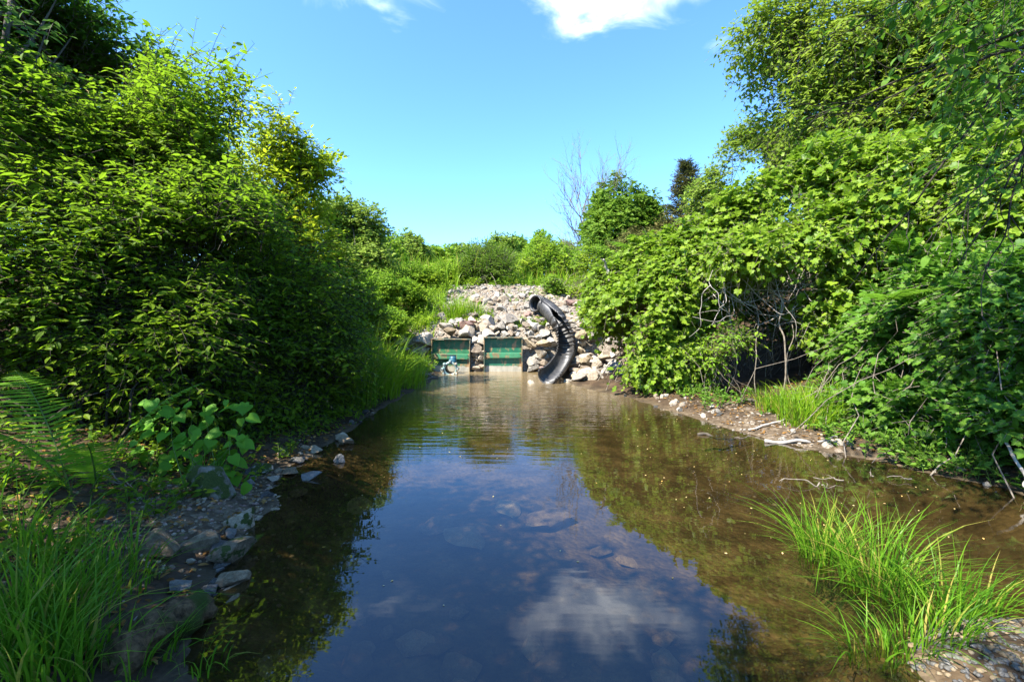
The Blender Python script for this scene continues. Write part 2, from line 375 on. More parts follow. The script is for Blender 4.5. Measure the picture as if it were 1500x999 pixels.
om = N('Math', operation='SUBTRACT'); om.inputs[0].default_value = 1.; om.use_clamp = True; L(ab.outputs[0], om.inputs[1])
pw = N('Math', operation='POWER'); L(om.outputs[0], pw.inputs[0]); pw.inputs[1].default_value = 4.2
fr = N('Math', operation='MULTIPLY_ADD'); L(pw.outputs[0], fr.inputs[0]); fr.inputs[1].default_value = .91; fr.inputs[2].default_value = .09
gl = N('BsdfGlossy', Roughness=.015); L(bp.outputs[0], gl.inputs['Normal'])
tr = N('BsdfTransparent'); tr.inputs['Color'].default_value = (.53, .48, .34, 1)
silt = N('BsdfDiffuse'); silt.inputs['Color'].default_value = (.30, .22, .11, 1)
sm_ = N('MixShader')
sf = N('MapRange'); sf.inputs['From Min'].default_value = 6.5; sf.inputs['From Max'].default_value = 11.; sf.inputs['To Min'].default_value = .012; sf.inputs['To Max'].default_value = .75; L(sx.outputs[1], sf.inputs[0])
L(sf.outputs[0], sm_.inputs[0]); L(tr.outputs[0], sm_.inputs[1]); L(silt.outputs[0], sm_.inputs[2])
mx = N('MixShader'); L(fr.outputs[0], mx.inputs[0]); L(sm_.outputs[0], mx.inputs[1]); L(gl.outputs[0], mx.inputs[2]); L(mx.outputs[0], out.inputs[0])
w = link('water', make_mesh('water', [(-4, -6, 0), (6, -6, 0), (6, 12.1, 0), (-4, 12.1, 0)], [[(0, 1, 2, 3)]], m)); tag(w, None, None, kind='structure')

path_px = [(785, 442), (794, 447), (804, 454), (815, 466), (824, 481), (829, 498), (828, 515), (820, 530), (810, 542), (801, 550)]
def above(px, py, clr):
    """point on the ray through a pixel that lies clr metres off the ground behind it"""
    D = np.arange(8, 20, .01); u, v = (px - 750) / F, (499.5 - py) / F
    cy = math.cos(PITCH) - v * math.sin(PITCH); cz = math.sin(PITCH) + v * math.cos(PITCH)
    x, z = u * D / cy, CAM_Z + cz * D / cy
    gnd_ = lambda x, y: np.maximum(H(x, y), 0)
    gx = (gnd_(x + .25, D) - gnd_(x - .25, D)) / .5; gy = (gnd_(x, D + .25) - gnd_(x, D - .25)) / .5
    ok = (z - gnd_(x, D)) / np.sqrt(1 + gx ** 2 + gy ** 2) < clr
    return at(px, py, D[np.argmax(ok)])
ctrl = np.array([above(px, py, c) for (px, py), c in zip(path_px, [.26, .27, .28, .31, .37, .42, .42, .35, .26, .18])])
ctrl[0] = ctrl[1] + np.array([-.22, -.2, .04])
def catmull(P, n):
    P = np.concatenate([[2 * P[0] - P[1]], P, [2 * P[-1] - P[-2]]]); out = []
    for k in range(1, len(P) - 2):
        tt = np.linspace(0, 1, n, endpoint=False)[:, None]; a, b, c, d = P[k - 1:k + 3]
        out.append(.5 * (2 * b + (c - a) * tt + (2 * a - 5 * b + 4 * c - d) * tt ** 2 + (3 * b - a - 3 * c + d) * tt ** 3))
    return np.concatenate(out + [P[-2][None]])
C = catmull(ctrl, 200); seg = np.r_[0, np.cumsum(np.linalg.norm(np.diff(C, axis=0), axis=1))]
nr = int(seg[-1] / .009); S_ = np.linspace(0, seg[-1], nr); C = np.stack([np.interp(S_, seg, C[:, k]) for k in range(3)], -1)
T = unit(np.gradient(C, axis=0)); u = S_ / S_[-1]
op = unit(np.array([-.42, -.6, .7])[None] * (1 - u[:, None]) + np.array([-.15, -.8, .5])[None] * u[:, None])
op = unit(op - (op * T).sum(-1, keepdims=True) * T); sd = np.cross(T, op)
gap = R(165) * sm(.28, .62, u) + R(2)
na = 44; rad = .222 * (1 + .085 * np.sin(2 * math.pi * S_ / .095))
fr_ = np.linspace(0, 1, na)[None]; th = gap[:, None] / 2 + fr_ * (2 * math.pi - gap[:, None])
V = C[:, None] + rad[:, None, None] * (np.cos(th)[..., None] * op[:, None] + np.sin(th)[..., None] * sd[:, None])
k, s = np.meshgrid(np.arange(nr - 1), np.arange(na - 1), indexing='ij'); b0 = (k * na + s).ravel()
M['pipe'] = bark_mat('scuffed_black_plastic', (.016, .016, .017), (.07, .066, .06), 5, bump=.05); M['pipe'].node_tree.nodes['Principled BSDF'].inputs['Roughness'].default_value = .42; M['pipe'].node_tree.nodes['Principled BSDF'].inputs['Specular IOR Level'].default_value = .5
pipe = empty('drain_pipe', tuple(C[-1]), 'black corrugated drain pipe snaking down the rubble, cut open lower down', 'pipe')
o = link('channel', make_mesh('channel', V.reshape(-1, 3) - C[-1], [np.stack([b0, b0 + 1, b0 + na + 1, b0 + na], -1)], M['pipe'], True), pipe)
md = o.modifiers.new('solid', 'SOLIDIFY'); md.thickness = .009; md.offset = -1
# collar at the top mouth
th = np.linspace(0, 2 * math.pi, 49)[:-1]
bg = Bag()
for kk in (6, 16): bg.add(*tubes(np.array([C[kk] + .246 * (np.cos(a) * op[kk] + np.sin(a) * sd[kk]) for a in np.r_[th, th[:2]]])[None], np.full((1, 50), .016), 6))
bg.build('collar', M['pipe'], pipe, True, origin=tuple(C[-1]))

PIPE_C = C[::20]
def near_pipe(p, s):
    d = PIPE_C - np.asarray(p)
    return bool(((np.hypot(d[:, 0], d[:, 2]) < .26 + .7 * s) & (d[:, 1] > -.3 - s)).any())

# ------------------------------------------------------------------ rocks
def rock_mesh(name, seed, material, sub=3, flat=.7, cuts=15):
    g = np.random.default_rng(seed)
    bm = bmesh.new(); bmesh.ops.create_icosphere(bm, subdivisions=sub, radius=1)
    P = np.array([v.co[:] for v in bm.verts])
    for k in range(cuts):
        n = unit(g.normal(size=3)); d = g.uniform(.36, .76)
        over = np.maximum(P @ n - d, 0); P -= over[:, None] * n
    P *= 1 + .05 * waves(P, 4., seed)[:, None] + .025 * waves(P, 11., seed + 1)[:, None]
    P *= np.array([1, g.uniform(.65, .95), flat * g.uniform(.75, 1.1)])
    P /= np.abs(P[:, 0]).max()
    for v, c in zip(bm.verts, P): v.co = c
    me = bpy.data.meshes.new(name); bm.to_mesh(me); bm.free()
    me.materials.append(material); me.polygons.foreach_set('use_smooth', np.ones(len(me.polygons), bool)); me.set_sharp_from_angle(angle=R(24))
    return me
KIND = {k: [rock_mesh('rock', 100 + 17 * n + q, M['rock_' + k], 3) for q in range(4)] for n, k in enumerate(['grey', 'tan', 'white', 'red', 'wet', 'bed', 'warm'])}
def put_rock(me, p, size, label, cat='rock', group=None, rz=None, tilt=.35, name='rock', sc=(1, 1, 1)):
    o = link(name, me, None, p)
    o.rotation_euler = (rnd.uniform(-tilt, tilt), rnd.uniform(-tilt, tilt), rnd.uniform(0, 6.28) if rz is None else rz)
    o.scale = (size * sc[0], size * sc[1], size * sc[2])
    return tag(o, label, cat, group)
def kinds(*w): return lambda: rnd.choice(KIND[rnd.choices([a for a, _ in w], [b for _, b in w])[0]])
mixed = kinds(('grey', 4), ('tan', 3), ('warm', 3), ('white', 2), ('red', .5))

# the low wall of boulders over the gates
G_ = 'boulders walled up around the gates'
x = -2.75
while x < 2.3:
    for lvl in range(3):
        s = rnd.choice([.09, .11, .13, .16, .19, .24]); y = 12.06 + lvl * .2 + rnd.uniform(-.05, .08)
        z = 1.0 + lvl * .15 + rnd.uniform(-.04, .06) - .22 * (x < -1.9)
        if near_pipe((x, y, z), s): continue
        put_rock(mixed(), (x + rnd.uniform(-.05, .05) + lvl * .13, y, z), s, 'weathered boulder in the uneven course of stones along the top of the gates', 'boulder', G_, name='boulder')
    x += rnd.uniform(.17, .27)
def on_ground(k=.3):
    def f(x, y): return float(H(x, y)) + rnd.uniform(0, .06)
    return f
def pile(n, xr, yr, zf, sr, label, group, pick=mixed, name='rock', cat='rock'):
    for _ in range(n):
        x, y = rnd.uniform(*xr), rnd.uniform(*yr); s = rnd.uniform(*sr) ** 1.0
        p = (x, y, zf(x, y))
        if near_pipe(p, s): continue
        put_rock(pick(), p, s, label, cat, group, name=name)
def wall_z(lo, hi): return lambda x, y: rnd.uniform(lo, hi)
def on_ground(k=.3):
    def f(x, y): return float(H(x, y)) + rnd.uniform(0, .06)
    return f
pile(16, (-1.0, -.72), (11.84, 11.95), wall_z(-.1, .98), (.1, .17), 'stone packed into the dark gap between the two green gates', 'stones between the gates', kinds(('tan', 3), ('grey', 2), ('white', 1)))
pile(30, (1.8, 3.0), (11.9, 13.2), on_ground(), (.1, .22), 'stone on the bank between the black pipe and the vines', 'stones between pipe and vines')
pile(44, (.36, 1.9), (11.74, 11.92), wall_z(-.15, 1.0), (.1, .23), 'rough stone stacked between the right gate and the black pipe', 'stones beside the right gate')
pile(30, (-2.9, -2.14), (11.7, 11.9), wall_z(0, .85), (.12, .22), 'stone heaped against the left side of the gates', 'stones left of the gates')
pile(58, (1.15, 2.7), (9.9, 11.9), lambda x, y: .05 + max(0, y - 11.) * .45 + rnd.uniform(-.05, .1), (.12, .24), 'pale stone at the foot of the vine mound right of the pipe', 'stones right of the pipe foot', kinds(('white', 2), ('tan', 3), ('warm', 2)))
pile(20, (.4, 2.2), (9.7, 11.2), lambda x, y: rnd.uniform(-.06, .05), (.08, .18), 'low stone at the waterline by the open end of the pipe', 'stones at the waterline', kinds(('white', 2), ('tan', 3)))
for _ in range(200):
    y = rnd.uniform(12.4, 15.9); x = rnd.uniform(-2.4, 2.6)
    s = rnd.uniform(.05, .18) * (1.25 if rnd.random() < .2 else 1)
    if near_pipe((x, y, float(H(x, y))), s): continue
    put_rock(kinds(('white', 2), ('tan', 4), ('warm', 3), ('grey', 3), ('red', .4))(), (x, y, float(H(x, y)) + s * .25), s, 'sun bleached rubble stone lying loose on the slope above the gates', 'rock', 'loose stones on the dam slope')
def rock_at(px, py, D, w, kind, label, q=0, up=.0, flat=1., rz=None, cat='rock', name='rock', mesh=None, group=None):
    p = at(px, py, D); s = w / 2 * D / F
    me = mesh or KIND[kind][q]
    return put_rock(me, p + np.array([0, 0, up]), s, label, cat, group, rz, .15, name, (1, 1, flat))
rock_at(682, 487, 12.0, 26, 'grey', 'large grey boulder set above the space between the gates', 1, name='boulder', cat='boulder')
rock_at(798, 484, 12.3, 28, 'tan', 'large orange tan boulder beside the bend of the black pipe', 2, name='boulder', cat='boulder')
rock_at(806, 500, 12.1, 26, 'white', 'smooth white boulder tucked left of the black pipe', 0, name='boulder', cat='boulder')
rock_at(838, 535, 11.6, 26, 'tan', 'big square tan block just right of the pipe', 3, name='boulder', cat='boulder')
rock_at(768, 556, 11.0, 22, 'white', 'flat pale stone in the shallows left of the pipe end', 1, flat=.6)
rock_at(612, 565, 9.9, 34, 'tan', 'yellowish flat stone at the water edge below the twigs', 0, flat=.6)
rock_at(600, 560, 10.4, 30, 'white', 'pale stone under the dead twigs left of the gates', 2, flat=.6)
# foreground left bank
big = lambda seed, k, cuts=11: rock_mesh('rock', seed, M['rock_' + k], 4, .8, cuts)
def lrock(px, py, D, w, h, me, label, rz=0, name='rock', group=None):
    p = hit(px, py + h * .28); D = p[1]; s = w / 2 * D / F; dims = h / 2 * D / F
    p = p + np.array([0, 0, dims * .5])
    zz = max(abs(v.co.z) for v in me.vertices)
    o = put_rock(me, p, s, label, 'rock', group, rz, .12, name, (1, .85, dims / (s * zz) * .95)); return o
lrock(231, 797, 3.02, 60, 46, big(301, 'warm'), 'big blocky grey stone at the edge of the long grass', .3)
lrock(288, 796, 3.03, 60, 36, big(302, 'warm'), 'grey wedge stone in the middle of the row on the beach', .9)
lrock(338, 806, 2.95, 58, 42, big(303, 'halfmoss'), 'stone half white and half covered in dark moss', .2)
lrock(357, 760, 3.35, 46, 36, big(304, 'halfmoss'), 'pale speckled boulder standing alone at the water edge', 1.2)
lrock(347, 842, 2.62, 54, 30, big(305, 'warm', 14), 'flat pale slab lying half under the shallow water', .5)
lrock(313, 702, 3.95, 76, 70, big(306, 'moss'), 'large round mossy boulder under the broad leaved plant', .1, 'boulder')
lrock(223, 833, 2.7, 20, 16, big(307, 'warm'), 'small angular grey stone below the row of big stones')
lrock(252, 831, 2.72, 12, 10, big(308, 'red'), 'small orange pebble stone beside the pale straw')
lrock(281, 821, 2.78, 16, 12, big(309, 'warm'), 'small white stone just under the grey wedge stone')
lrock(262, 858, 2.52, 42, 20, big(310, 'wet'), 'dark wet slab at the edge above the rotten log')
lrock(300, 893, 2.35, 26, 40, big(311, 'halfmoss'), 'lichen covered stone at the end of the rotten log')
lrock(388, 688, 4.2, 36, 20, big(312, 'moss'), 'mossy stone just right of the large mossy boulder')
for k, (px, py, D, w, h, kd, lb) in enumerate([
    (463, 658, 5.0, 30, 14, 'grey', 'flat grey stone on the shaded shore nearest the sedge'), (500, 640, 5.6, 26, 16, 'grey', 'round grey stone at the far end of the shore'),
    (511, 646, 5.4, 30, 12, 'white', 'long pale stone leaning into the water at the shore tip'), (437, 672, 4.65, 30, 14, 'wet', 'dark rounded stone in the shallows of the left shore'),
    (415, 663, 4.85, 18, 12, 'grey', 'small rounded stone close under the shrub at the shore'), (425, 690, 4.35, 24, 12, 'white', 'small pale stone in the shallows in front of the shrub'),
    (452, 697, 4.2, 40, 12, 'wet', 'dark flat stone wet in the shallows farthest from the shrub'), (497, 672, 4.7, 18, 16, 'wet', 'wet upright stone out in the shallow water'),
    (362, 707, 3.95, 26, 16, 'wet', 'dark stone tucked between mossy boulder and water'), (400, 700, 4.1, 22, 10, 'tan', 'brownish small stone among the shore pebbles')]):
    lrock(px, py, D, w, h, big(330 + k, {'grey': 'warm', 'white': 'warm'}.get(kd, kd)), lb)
for k in range(34):
    y = rnd.uniform(2.3, 7); x = float(np.interp(y, LY, LX)) + rnd.gauss(.02, .1); s = rnd.uniform(.02, .065)
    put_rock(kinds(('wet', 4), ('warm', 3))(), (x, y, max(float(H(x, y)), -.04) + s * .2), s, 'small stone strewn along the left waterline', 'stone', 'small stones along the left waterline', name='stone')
for k in range(60):
    y = rnd.uniform(3.2, 8.2); x = float(np.interp(y, RY, RX)) + rnd.gauss(.12, .16); s = rnd.uniform(.02, .06)
    put_rock(kinds(('tan', 3), ('grey', 2), ('wet', 1))(), (x, y, max(float(H(x, y)), -.03) + s * .2), s, 'small stone strewn along the right waterline', 'stone', 'small stones along the right waterline', name='stone')
# stones on the stream bed
for k in range(46):
    px, py = rnd.uniform(330, 1050), rnd.uniform(660, 985)
    D = CAM_Z / ((py - 460) / F); p = at(px, py, D)
    if H(p[0], p[1]) > -.05: continue
    s = rnd.uniform(.04, .16)
    put_rock(rnd.choice(KIND['bed']), (p[0], p[1], float(H(p[0], p[1])) + s * .2), s, 'brown stone lying under water on the stream bed', 'stone', 'submerged stones', name='stone', sc=(1, 1, .6))
for px, py, w, lb in [(745, 745, 70, 'pale stone under water farthest out in midstream'), (635, 770, 60, 'pale sunken stone at the left of the midstream cluster'), (705, 772, 56, 'rounded pale sunken stone in the middle of the cluster'),
                      (685, 790, 110, 'long flat pale stone sunken in front of the cluster'), (515, 835, 60, 'golden brown sunken stone under the leaf reflections'), (800, 760, 110, 'wide pinkish sandstone slab sunken in midstream')]:
    D = (CAM_Z + .3) / ((py - 460) / F); p = at(px, py, D)
    put_rock(rnd.choice(KIND['tan']), (p[0], p[1], float(H(p[0], p[1])) + .05), .75 * w / 2 * D / F, lb, 'stone', name='stone', sc=(1, 1, .5), tilt=.1)

def scatter_stones(name, P, S, mats, seed, label):
    g = np.random.default_rng(seed); bag = Bag(); base = []
    for q in range(6):
        bm = bmesh.new(); bmesh.ops.create_icosphere(bm, subdivisions=2, radius=1); bm.verts.index_update()
        v = np.array([a.co[:] for a in bm.verts]); f = np.array([[a.index for a in ff.verts] for ff in bm.faces]); bm.free()
        for k in range(8):
            n = unit(g.normal(size=3)); v -= np.maximum(v @ n - g.uniform(.5, .8), 0)[:, None] * n
        base.append((v * np.array([1, .8, .6]), f))
    for p, s in zip(P, S):
        if near_pipe(p, s * .3): continue
        v, f = base[g.integers(6)]; a = g.uniform(0, 6.28); c, d = math.cos(a), math.sin(a)
        Rm = np.array([[c, -d, 0], [d, c, 0], [0, 0, 1]])
        bag.add((v * g.uniform(.8, 1.2, 3)) @ Rm.T * s + p, f, g.integers(len(mats)))
    o = bag.build(name, mats, smooth=True); return tag(o, label, 'gravel', kind='stuff')
def pts(n, fx, fy):
    x = np.array([fx() for _ in range(n)]); y = np.array([fy() for _ in range(n)]); return np.stack([x, y, H(x, y)], -1)
gm = [M['rock_grey'], M['rock_tan'], M['rock_white'], M['rock_red']]
P = pts(2600, lambda: rnd.uniform(-2.7, 2.6), lambda: rnd.uniform(12.2, 16.2)); scatter_stones('gravel', P, RNG.uniform(.02, .085, len(P)), [gm[1], gm[0], gm[2], gm[1]], 3, 'pale crushed stone covering the slope of the dam')
P = pts(900, lambda: rnd.gauss(-2.25, .3), lambda: rnd.gauss(3.3, .5)); P2 = pts(350, lambda: rnd.uniform(-2.5, -1.3), lambda: rnd.uniform(2., 5.5)); P = np.concatenate([P, P2])
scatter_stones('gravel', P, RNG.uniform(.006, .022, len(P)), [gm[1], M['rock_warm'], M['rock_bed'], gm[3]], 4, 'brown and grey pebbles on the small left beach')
P = pts(3200, lambda: rnd.gauss(2.1, .6), lambda: rnd.gauss(1.8, .35)); scatter_stones('gravel', P, RNG.uniform(.006, .022, len(P)), [M['rock_wet'], M['rock_wet'], M['rock_bed']], 5, 'grey pebbles of the bar under the near right grass')
P = pts(450, lambda: rnd.gauss(3.2, .5), lambda: rnd.gauss(5.9, .9)); scatter_stones('gravel', P, RNG.uniform(.008, .03, len(P)), [gm[1], gm[2], gm[1]], 6, 'sunlit tan pebbles along the right shore')

# ------------------------------------------------------------------ sluice gates, valve, corrugated pipe
M['green'] = paint_mat('green_paint', (.012, .12, .06), .75, (.42, .39, .31), .15)
M['green_b'] = paint_mat('faded_green_paint', (.03, .15, .065), .85, (.42, .39, .31), .15)
M['green_rail'] = paint_mat('worn_green_rail', (.05, .22, .105), .95)
M['flange'] = paint_mat('worn_flange', (.08, .11, .075), .75)
M['teal'] = paint_mat('teal_paint', (.17, .27, .26), .7)
M['steelblue'] = paint_mat('blue_paint', (.02, .10, .14), .3)
M['iron'] = plain('dark_iron', (.03, .03, .032), .5, .5, .6)
M['bolt'] = plain('grey_bolt', (.4, .4, .38), .45, .5, .3)
def gate(cx, y, z_top, w, label, paint, rail_z, tilt):
    t = empty('sluice_gate', (cx, y, 0), label, 'sluice gate', 'green sluice gates in the dam')
    h = w / 2; rec = .10
    Bag().box((-h + .02, rec, -.35), (h - .02, rec + .05, z_top - .02)).build('panel', paint, t)
    for s in (-1, 1):
        a, b_ = sorted((s * h, s * (h - .022)))
        Bag().box((a, -.02, -.35), (b_, rec + .06, z_top - .001), bev=.004).build('side_flange', M['flange'], t)
    Bag().box((-h - .004, -.03, z_top), (h + .004, rec + .06, z_top + .022), bev=.004).build('top_flange', M['flange'], t)
    Bag().box((-h + .023, .018, rail_z), (h - .023, rec - .002, rail_z + .135), bev=.008).build('rail', M['green_rail'], t)
    Bag().box((-h + .023, rec - .03, -.3), (h - .023, rec - .003, .2), bev=.006).build('bottom_board', paint, t)
    bg = Bag()
    for q in range(4):
        for s in (-1, 1): bg.tube([(s * (h - .06), -.0 + .018, rail_z + .03 + (q % 2) * .07), (s * (h - .06), .008, rail_z + .03 + (q % 2) * .07)], .011, 8)
    bg.build('bolt', M['bolt'], t)
    t.rotation_euler = (0, tilt, 0); return t
gl_ = at(660, 545, 11.72); gr_ = at(737, 545, 11.72)
gate(gl_[0], 11.72, .84, 1.0, 'green steel sluice gate on the left with a valve in front', M['green_b'], .33, R(.9))
gate(gr_[0], 11.72, .88, 1.0, 'green steel sluice gate on the right with bare lower board', M['green'], .36, R(0))
# concrete/stone backing behind the gates stays hidden in the rock wall
vx = at(660, 540, 11.35)[0]
t = empty('valve', (vx, 11.3, 0), 'pale teal flanged outlet valve standing in the water before the left gate', 'valve')
def ring(bag, y0, y1, ro, ri, cz, n=40):
    th = np.arange(n) / n * 2 * math.pi; c, s = np.cos(th), np.sin(th); V = []
    for y, r in ((y0, ri), (y0, ro), (y1, ro), (y1, ri)): V.append(np.stack([c * r, np.full(n, y), s * r + cz], -1))
    V = np.concatenate(V); F_ = []
    for k in range(4):
        a, b_ = k * n, ((k + 1) % 4) * n; q = np.arange(n); q2 = (q + 1) % n
        F_.append(np.stack([a + q, a + q2, b_ + q2, b_ + q], -1))
    return bag.add(V, F_)
cz = .13
ring(Bag(), -.03, .02, .185, .125, cz).build('flange', M['teal'], t, True)
ring(Bag(), .021, .36, .14, .118, cz).build('outlet_pipe', M['iron'], t, True)
for a in (40, 90, 140, 0, 180, -35, 215):
    x_, z_ = .19 * math.cos(R(a)), .19 * math.sin(R(a)) + cz
    Bag().tube([(x_, -.045, z_), (x_, .035, z_)], .036, 10).build('lug', M['teal'], t, True)
    o = Bag().tube([(x_, -.075, z_), (x_, -.046, z_)], .019, 6).build('bolt', M['bolt'], t)
b_ = Bag(); b_.tube([(.04, .12, cz + .1), (.045, .13, cz + .2), (.05, .14, cz + .26), (.05, .14, .44)], [.11, .1, .085, .075], 20); b_.build('bonnet', M['steelblue'], t, True)
Bag().box((-.24, .1, .445), (.13, .17, .47), bev=.006).build('handle', M['iron'], t)

# ------------------------------------------------------------------ plants
def tmpl(v, f): return np.array(v, float), [np.array(x) for x in f]
T_OVATE = tmpl([(0, 0, 0), (.2, .28, .05), (.19, .62, .05), (0, 1, -.08), (-.19, .62, .05), (-.2, .28, .05), (0, .45, 0)], [[(0, 1, 6), (1, 2, 6), (2, 3, 6), (3, 4, 6), (4, 5, 6), (5, 0, 6)]])
T_QUAD = tmpl([(0, 0, 0), (.26, .42, .06), (0, 1, -.06), (-.26, .42, .06)], [[(0, 1, 2), (0, 2, 3)]])
T_LANCE = tmpl([(0, 0, 0), (.11, .35, .03), (.08, .7, .02), (0, 1, -.1), (-.08, .7, .02), (-.11, .35, .03)], [[(0, 1, 2, 3), (0, 3, 4, 5)]])
_vl = [(0, .05, 0), (.3, -.08, .02), (.52, .2, .07), (.4, .36, .03), (.46, .66, .08), (.2, .66, .02), (0, 1, -.1)]
T_VINE = tmpl(_vl + [(-x, y, z) for x, y, z in _vl[-2:0:-1]] + [(0, .38, -.03)], [[(k, (k + 1) % 12, 12) for k in range(12)]])
def heart(rows=8):
    v, f = [], []
    for r in range(rows + 1):
        y = r / rows; w = .44 * (math.sin(math.pi * min(1, y * .93 + .07) ** .62)) if y < 1 else 0.0
        for c in range(5):
            s = (c - 2) / 2; v.append((s * w, y - .08 * abs(s) * (1 - y), .07 * abs(s) - .16 * y * y + .012 * math.sin(r * 2.2) * abs(s)))
    for r in range(rows):
        for c in range(4): a = r * 5 + c; f.append((a, a + 1, a + 6, a + 5))
    return tmpl(v, [f])
T_HEART = heart()

def leaf_cloud(P, D, Nn, S, T, wj=None):
    tv, tf = T; n, k = len(P), len(tv)
    D = unit(D); Rt = unit(np.cross(D, Nn)); N2 = np.cross(Rt, D)
    wx = np.ones(n) if wj is None else wj
    V = P[:, None] + S[:, None, None] * ((tv[None, :, 0:1] * wx[:, None, None]) * Rt[:, None] + tv[None, :, 1:2] * D[:, None] + tv[None, :, 2:3] * N2[:, None])
    off = (np.arange(n) * k)[:, None, None]
    return V.reshape(-1, 3), [(f[None] + off).reshape(-1, f.shape[1]) for f in tf]

def sprays(g, S, D, L_, n, size, T, droop=.3, out=.9, upn=1.0, jit=.45, opposite=True, tjit=.3, O=None, face=.5):
    """leaves set along M twigs; returns leaf verts/faces and the twigs' polylines"""
    Mn = len(S); D = unit(D)
    tt = (np.arange(n) + .6) / n
    if opposite: tt = (np.arange(n) // 2 + .7) / (n / 2)
    tt = np.clip(tt, 0, 1)[None] * np.ones((Mn, 1)) + g.normal(0, .02, (Mn, n))
    dn = np.array([0, 0, -1.])
    P = S[:, None] + D[:, None] * (L_[:, None] * tt)[..., None] + dn * (droop * L_[:, None] * tt ** 2)[..., None]
    Tn = unit(D[:, None] + dn * (2 * droop * tt)[..., None])
    side = unit(np.cross(Tn, np.array([0, 0, 1.]) + g.normal(0, .15, (Mn, 1, 3))))
    sg = np.where(np.arange(n) % 2 == 0, 1., -1.)[None, :, None] * np.ones((Mn, 1, 1))
    ld = unit(Tn * .55 + side * sg * out + dn * g.uniform(-.1, .45, (Mn, n, 1)) + g.normal(0, tjit, (Mn, n, 3)))
    if not opposite or n % 2: ld[:, -1] = Tn[:, -1]
    Nn = unit(np.array([0, 0, upn]) + g.normal(0, jit, (Mn, n, 3)))
    if O is not None: Nn = unit(Nn + face * O[:, None])
    sz = g.uniform(.5, 1.3, (Mn, n)) * g.uniform(.75, 1.25, (Mn, 1)) * size * (1 - .3 * np.maximum(tt - .6, 0))
    lv = leaf_cloud(P.reshape(-1, 3), ld.reshape(-1, 3), Nn.reshape(-1, 3), sz.ravel(), T, g.uniform(.8, 1.2, Mn * n))
    q = np.linspace(0, 1, 4)[None]
    tw = S[:, None] + D[:, None] * (L_[:, None] * q)[..., None] + dn * (droop * L_[:, None] * q ** 2)[..., None]
    return lv, tw

def E(px, py, D, rx, rz, ry):
    c = at(px, py, D); k = D / F
    return (c, np.array([rx * k, ry, rz * k]))

def crown_pts(g, ells, n, seed, shell=.55, gap=-.35, gs=2.2, lump=.16, zmin=.04):
    area = np.array([(r[0] * r[2] + r[1] * r[2] + r[0] * r[1]) for c, r in ells]); area /= area.sum()
    P, O = [], []; got = 0
    while got < n:
        k = g.choice(len(ells), size=n * 2, p=area)
        c = np.array([e[0] for e in ells])[k]; r = np.array([e[1] for e in ells])[k]
        d = unit(g.normal(size=(n * 2, 3)))
        rr = shell + (1 - shell) * g.uniform(0, 1, (n * 2, 1)) ** .7
        rr = rr * (1 + lump * waves(d * 2.2 + c, 1.6, seed + 5)[:, None])
        p = c + d * r * rr; o = unit(d / r)
        ok = waves(p, gs, seed + 9) > gap
        for c2, r2 in ells: ok &= (((p - c2) / r2) ** 2).sum(-1) > (shell * .85) ** 2
        ok &= p[:, 2] > H(p[:, 0], p[:, 1]) + zmin
        ok &= np.linalg.norm(p - np.array([0, 0, CAM_Z]), axis=-1) > 1.2
        P.append(p[ok]); O.append(o[ok]); got += ok.sum()
        if len(P) > 12: break
    return np.concatenate(P)[:n], np.concatenate(O)[:n]

def limbs(g, base, targets, r0, spread=.15, bow=.35, K=8):
    n = len(targets); b = base + g.normal(0, 1, (n, 3)) * np.array([spread, spread, 0])
    b[:, 2] = np.minimum(H(b[:, 0], b[:, 1]) - .05, b[:, 2]) if spread > .01 else b[:, 2]
    mid = b + (targets - b) * np.array([.35, .35, .65]) + g.normal(0, bow * .3, (n, 3))
    t_ = np.linspace(0, 1, K)[None, :, None]
    P = (1 - t_) ** 2 * b[:, None] + 2 * t_ * (1 - t_) * mid[:, None] + t_ ** 2 * targets[:, None]
    P[:, 1:-1] += g.normal(0, .02, (n, K - 2, 3)) * np.linalg.norm(targets - b, axis=-1)[:, None, None]
    rr = r0 * g.uniform(.6, 1.1, (n, 1)) * np.linspace(1, .15, K)[None]
    return P, rr

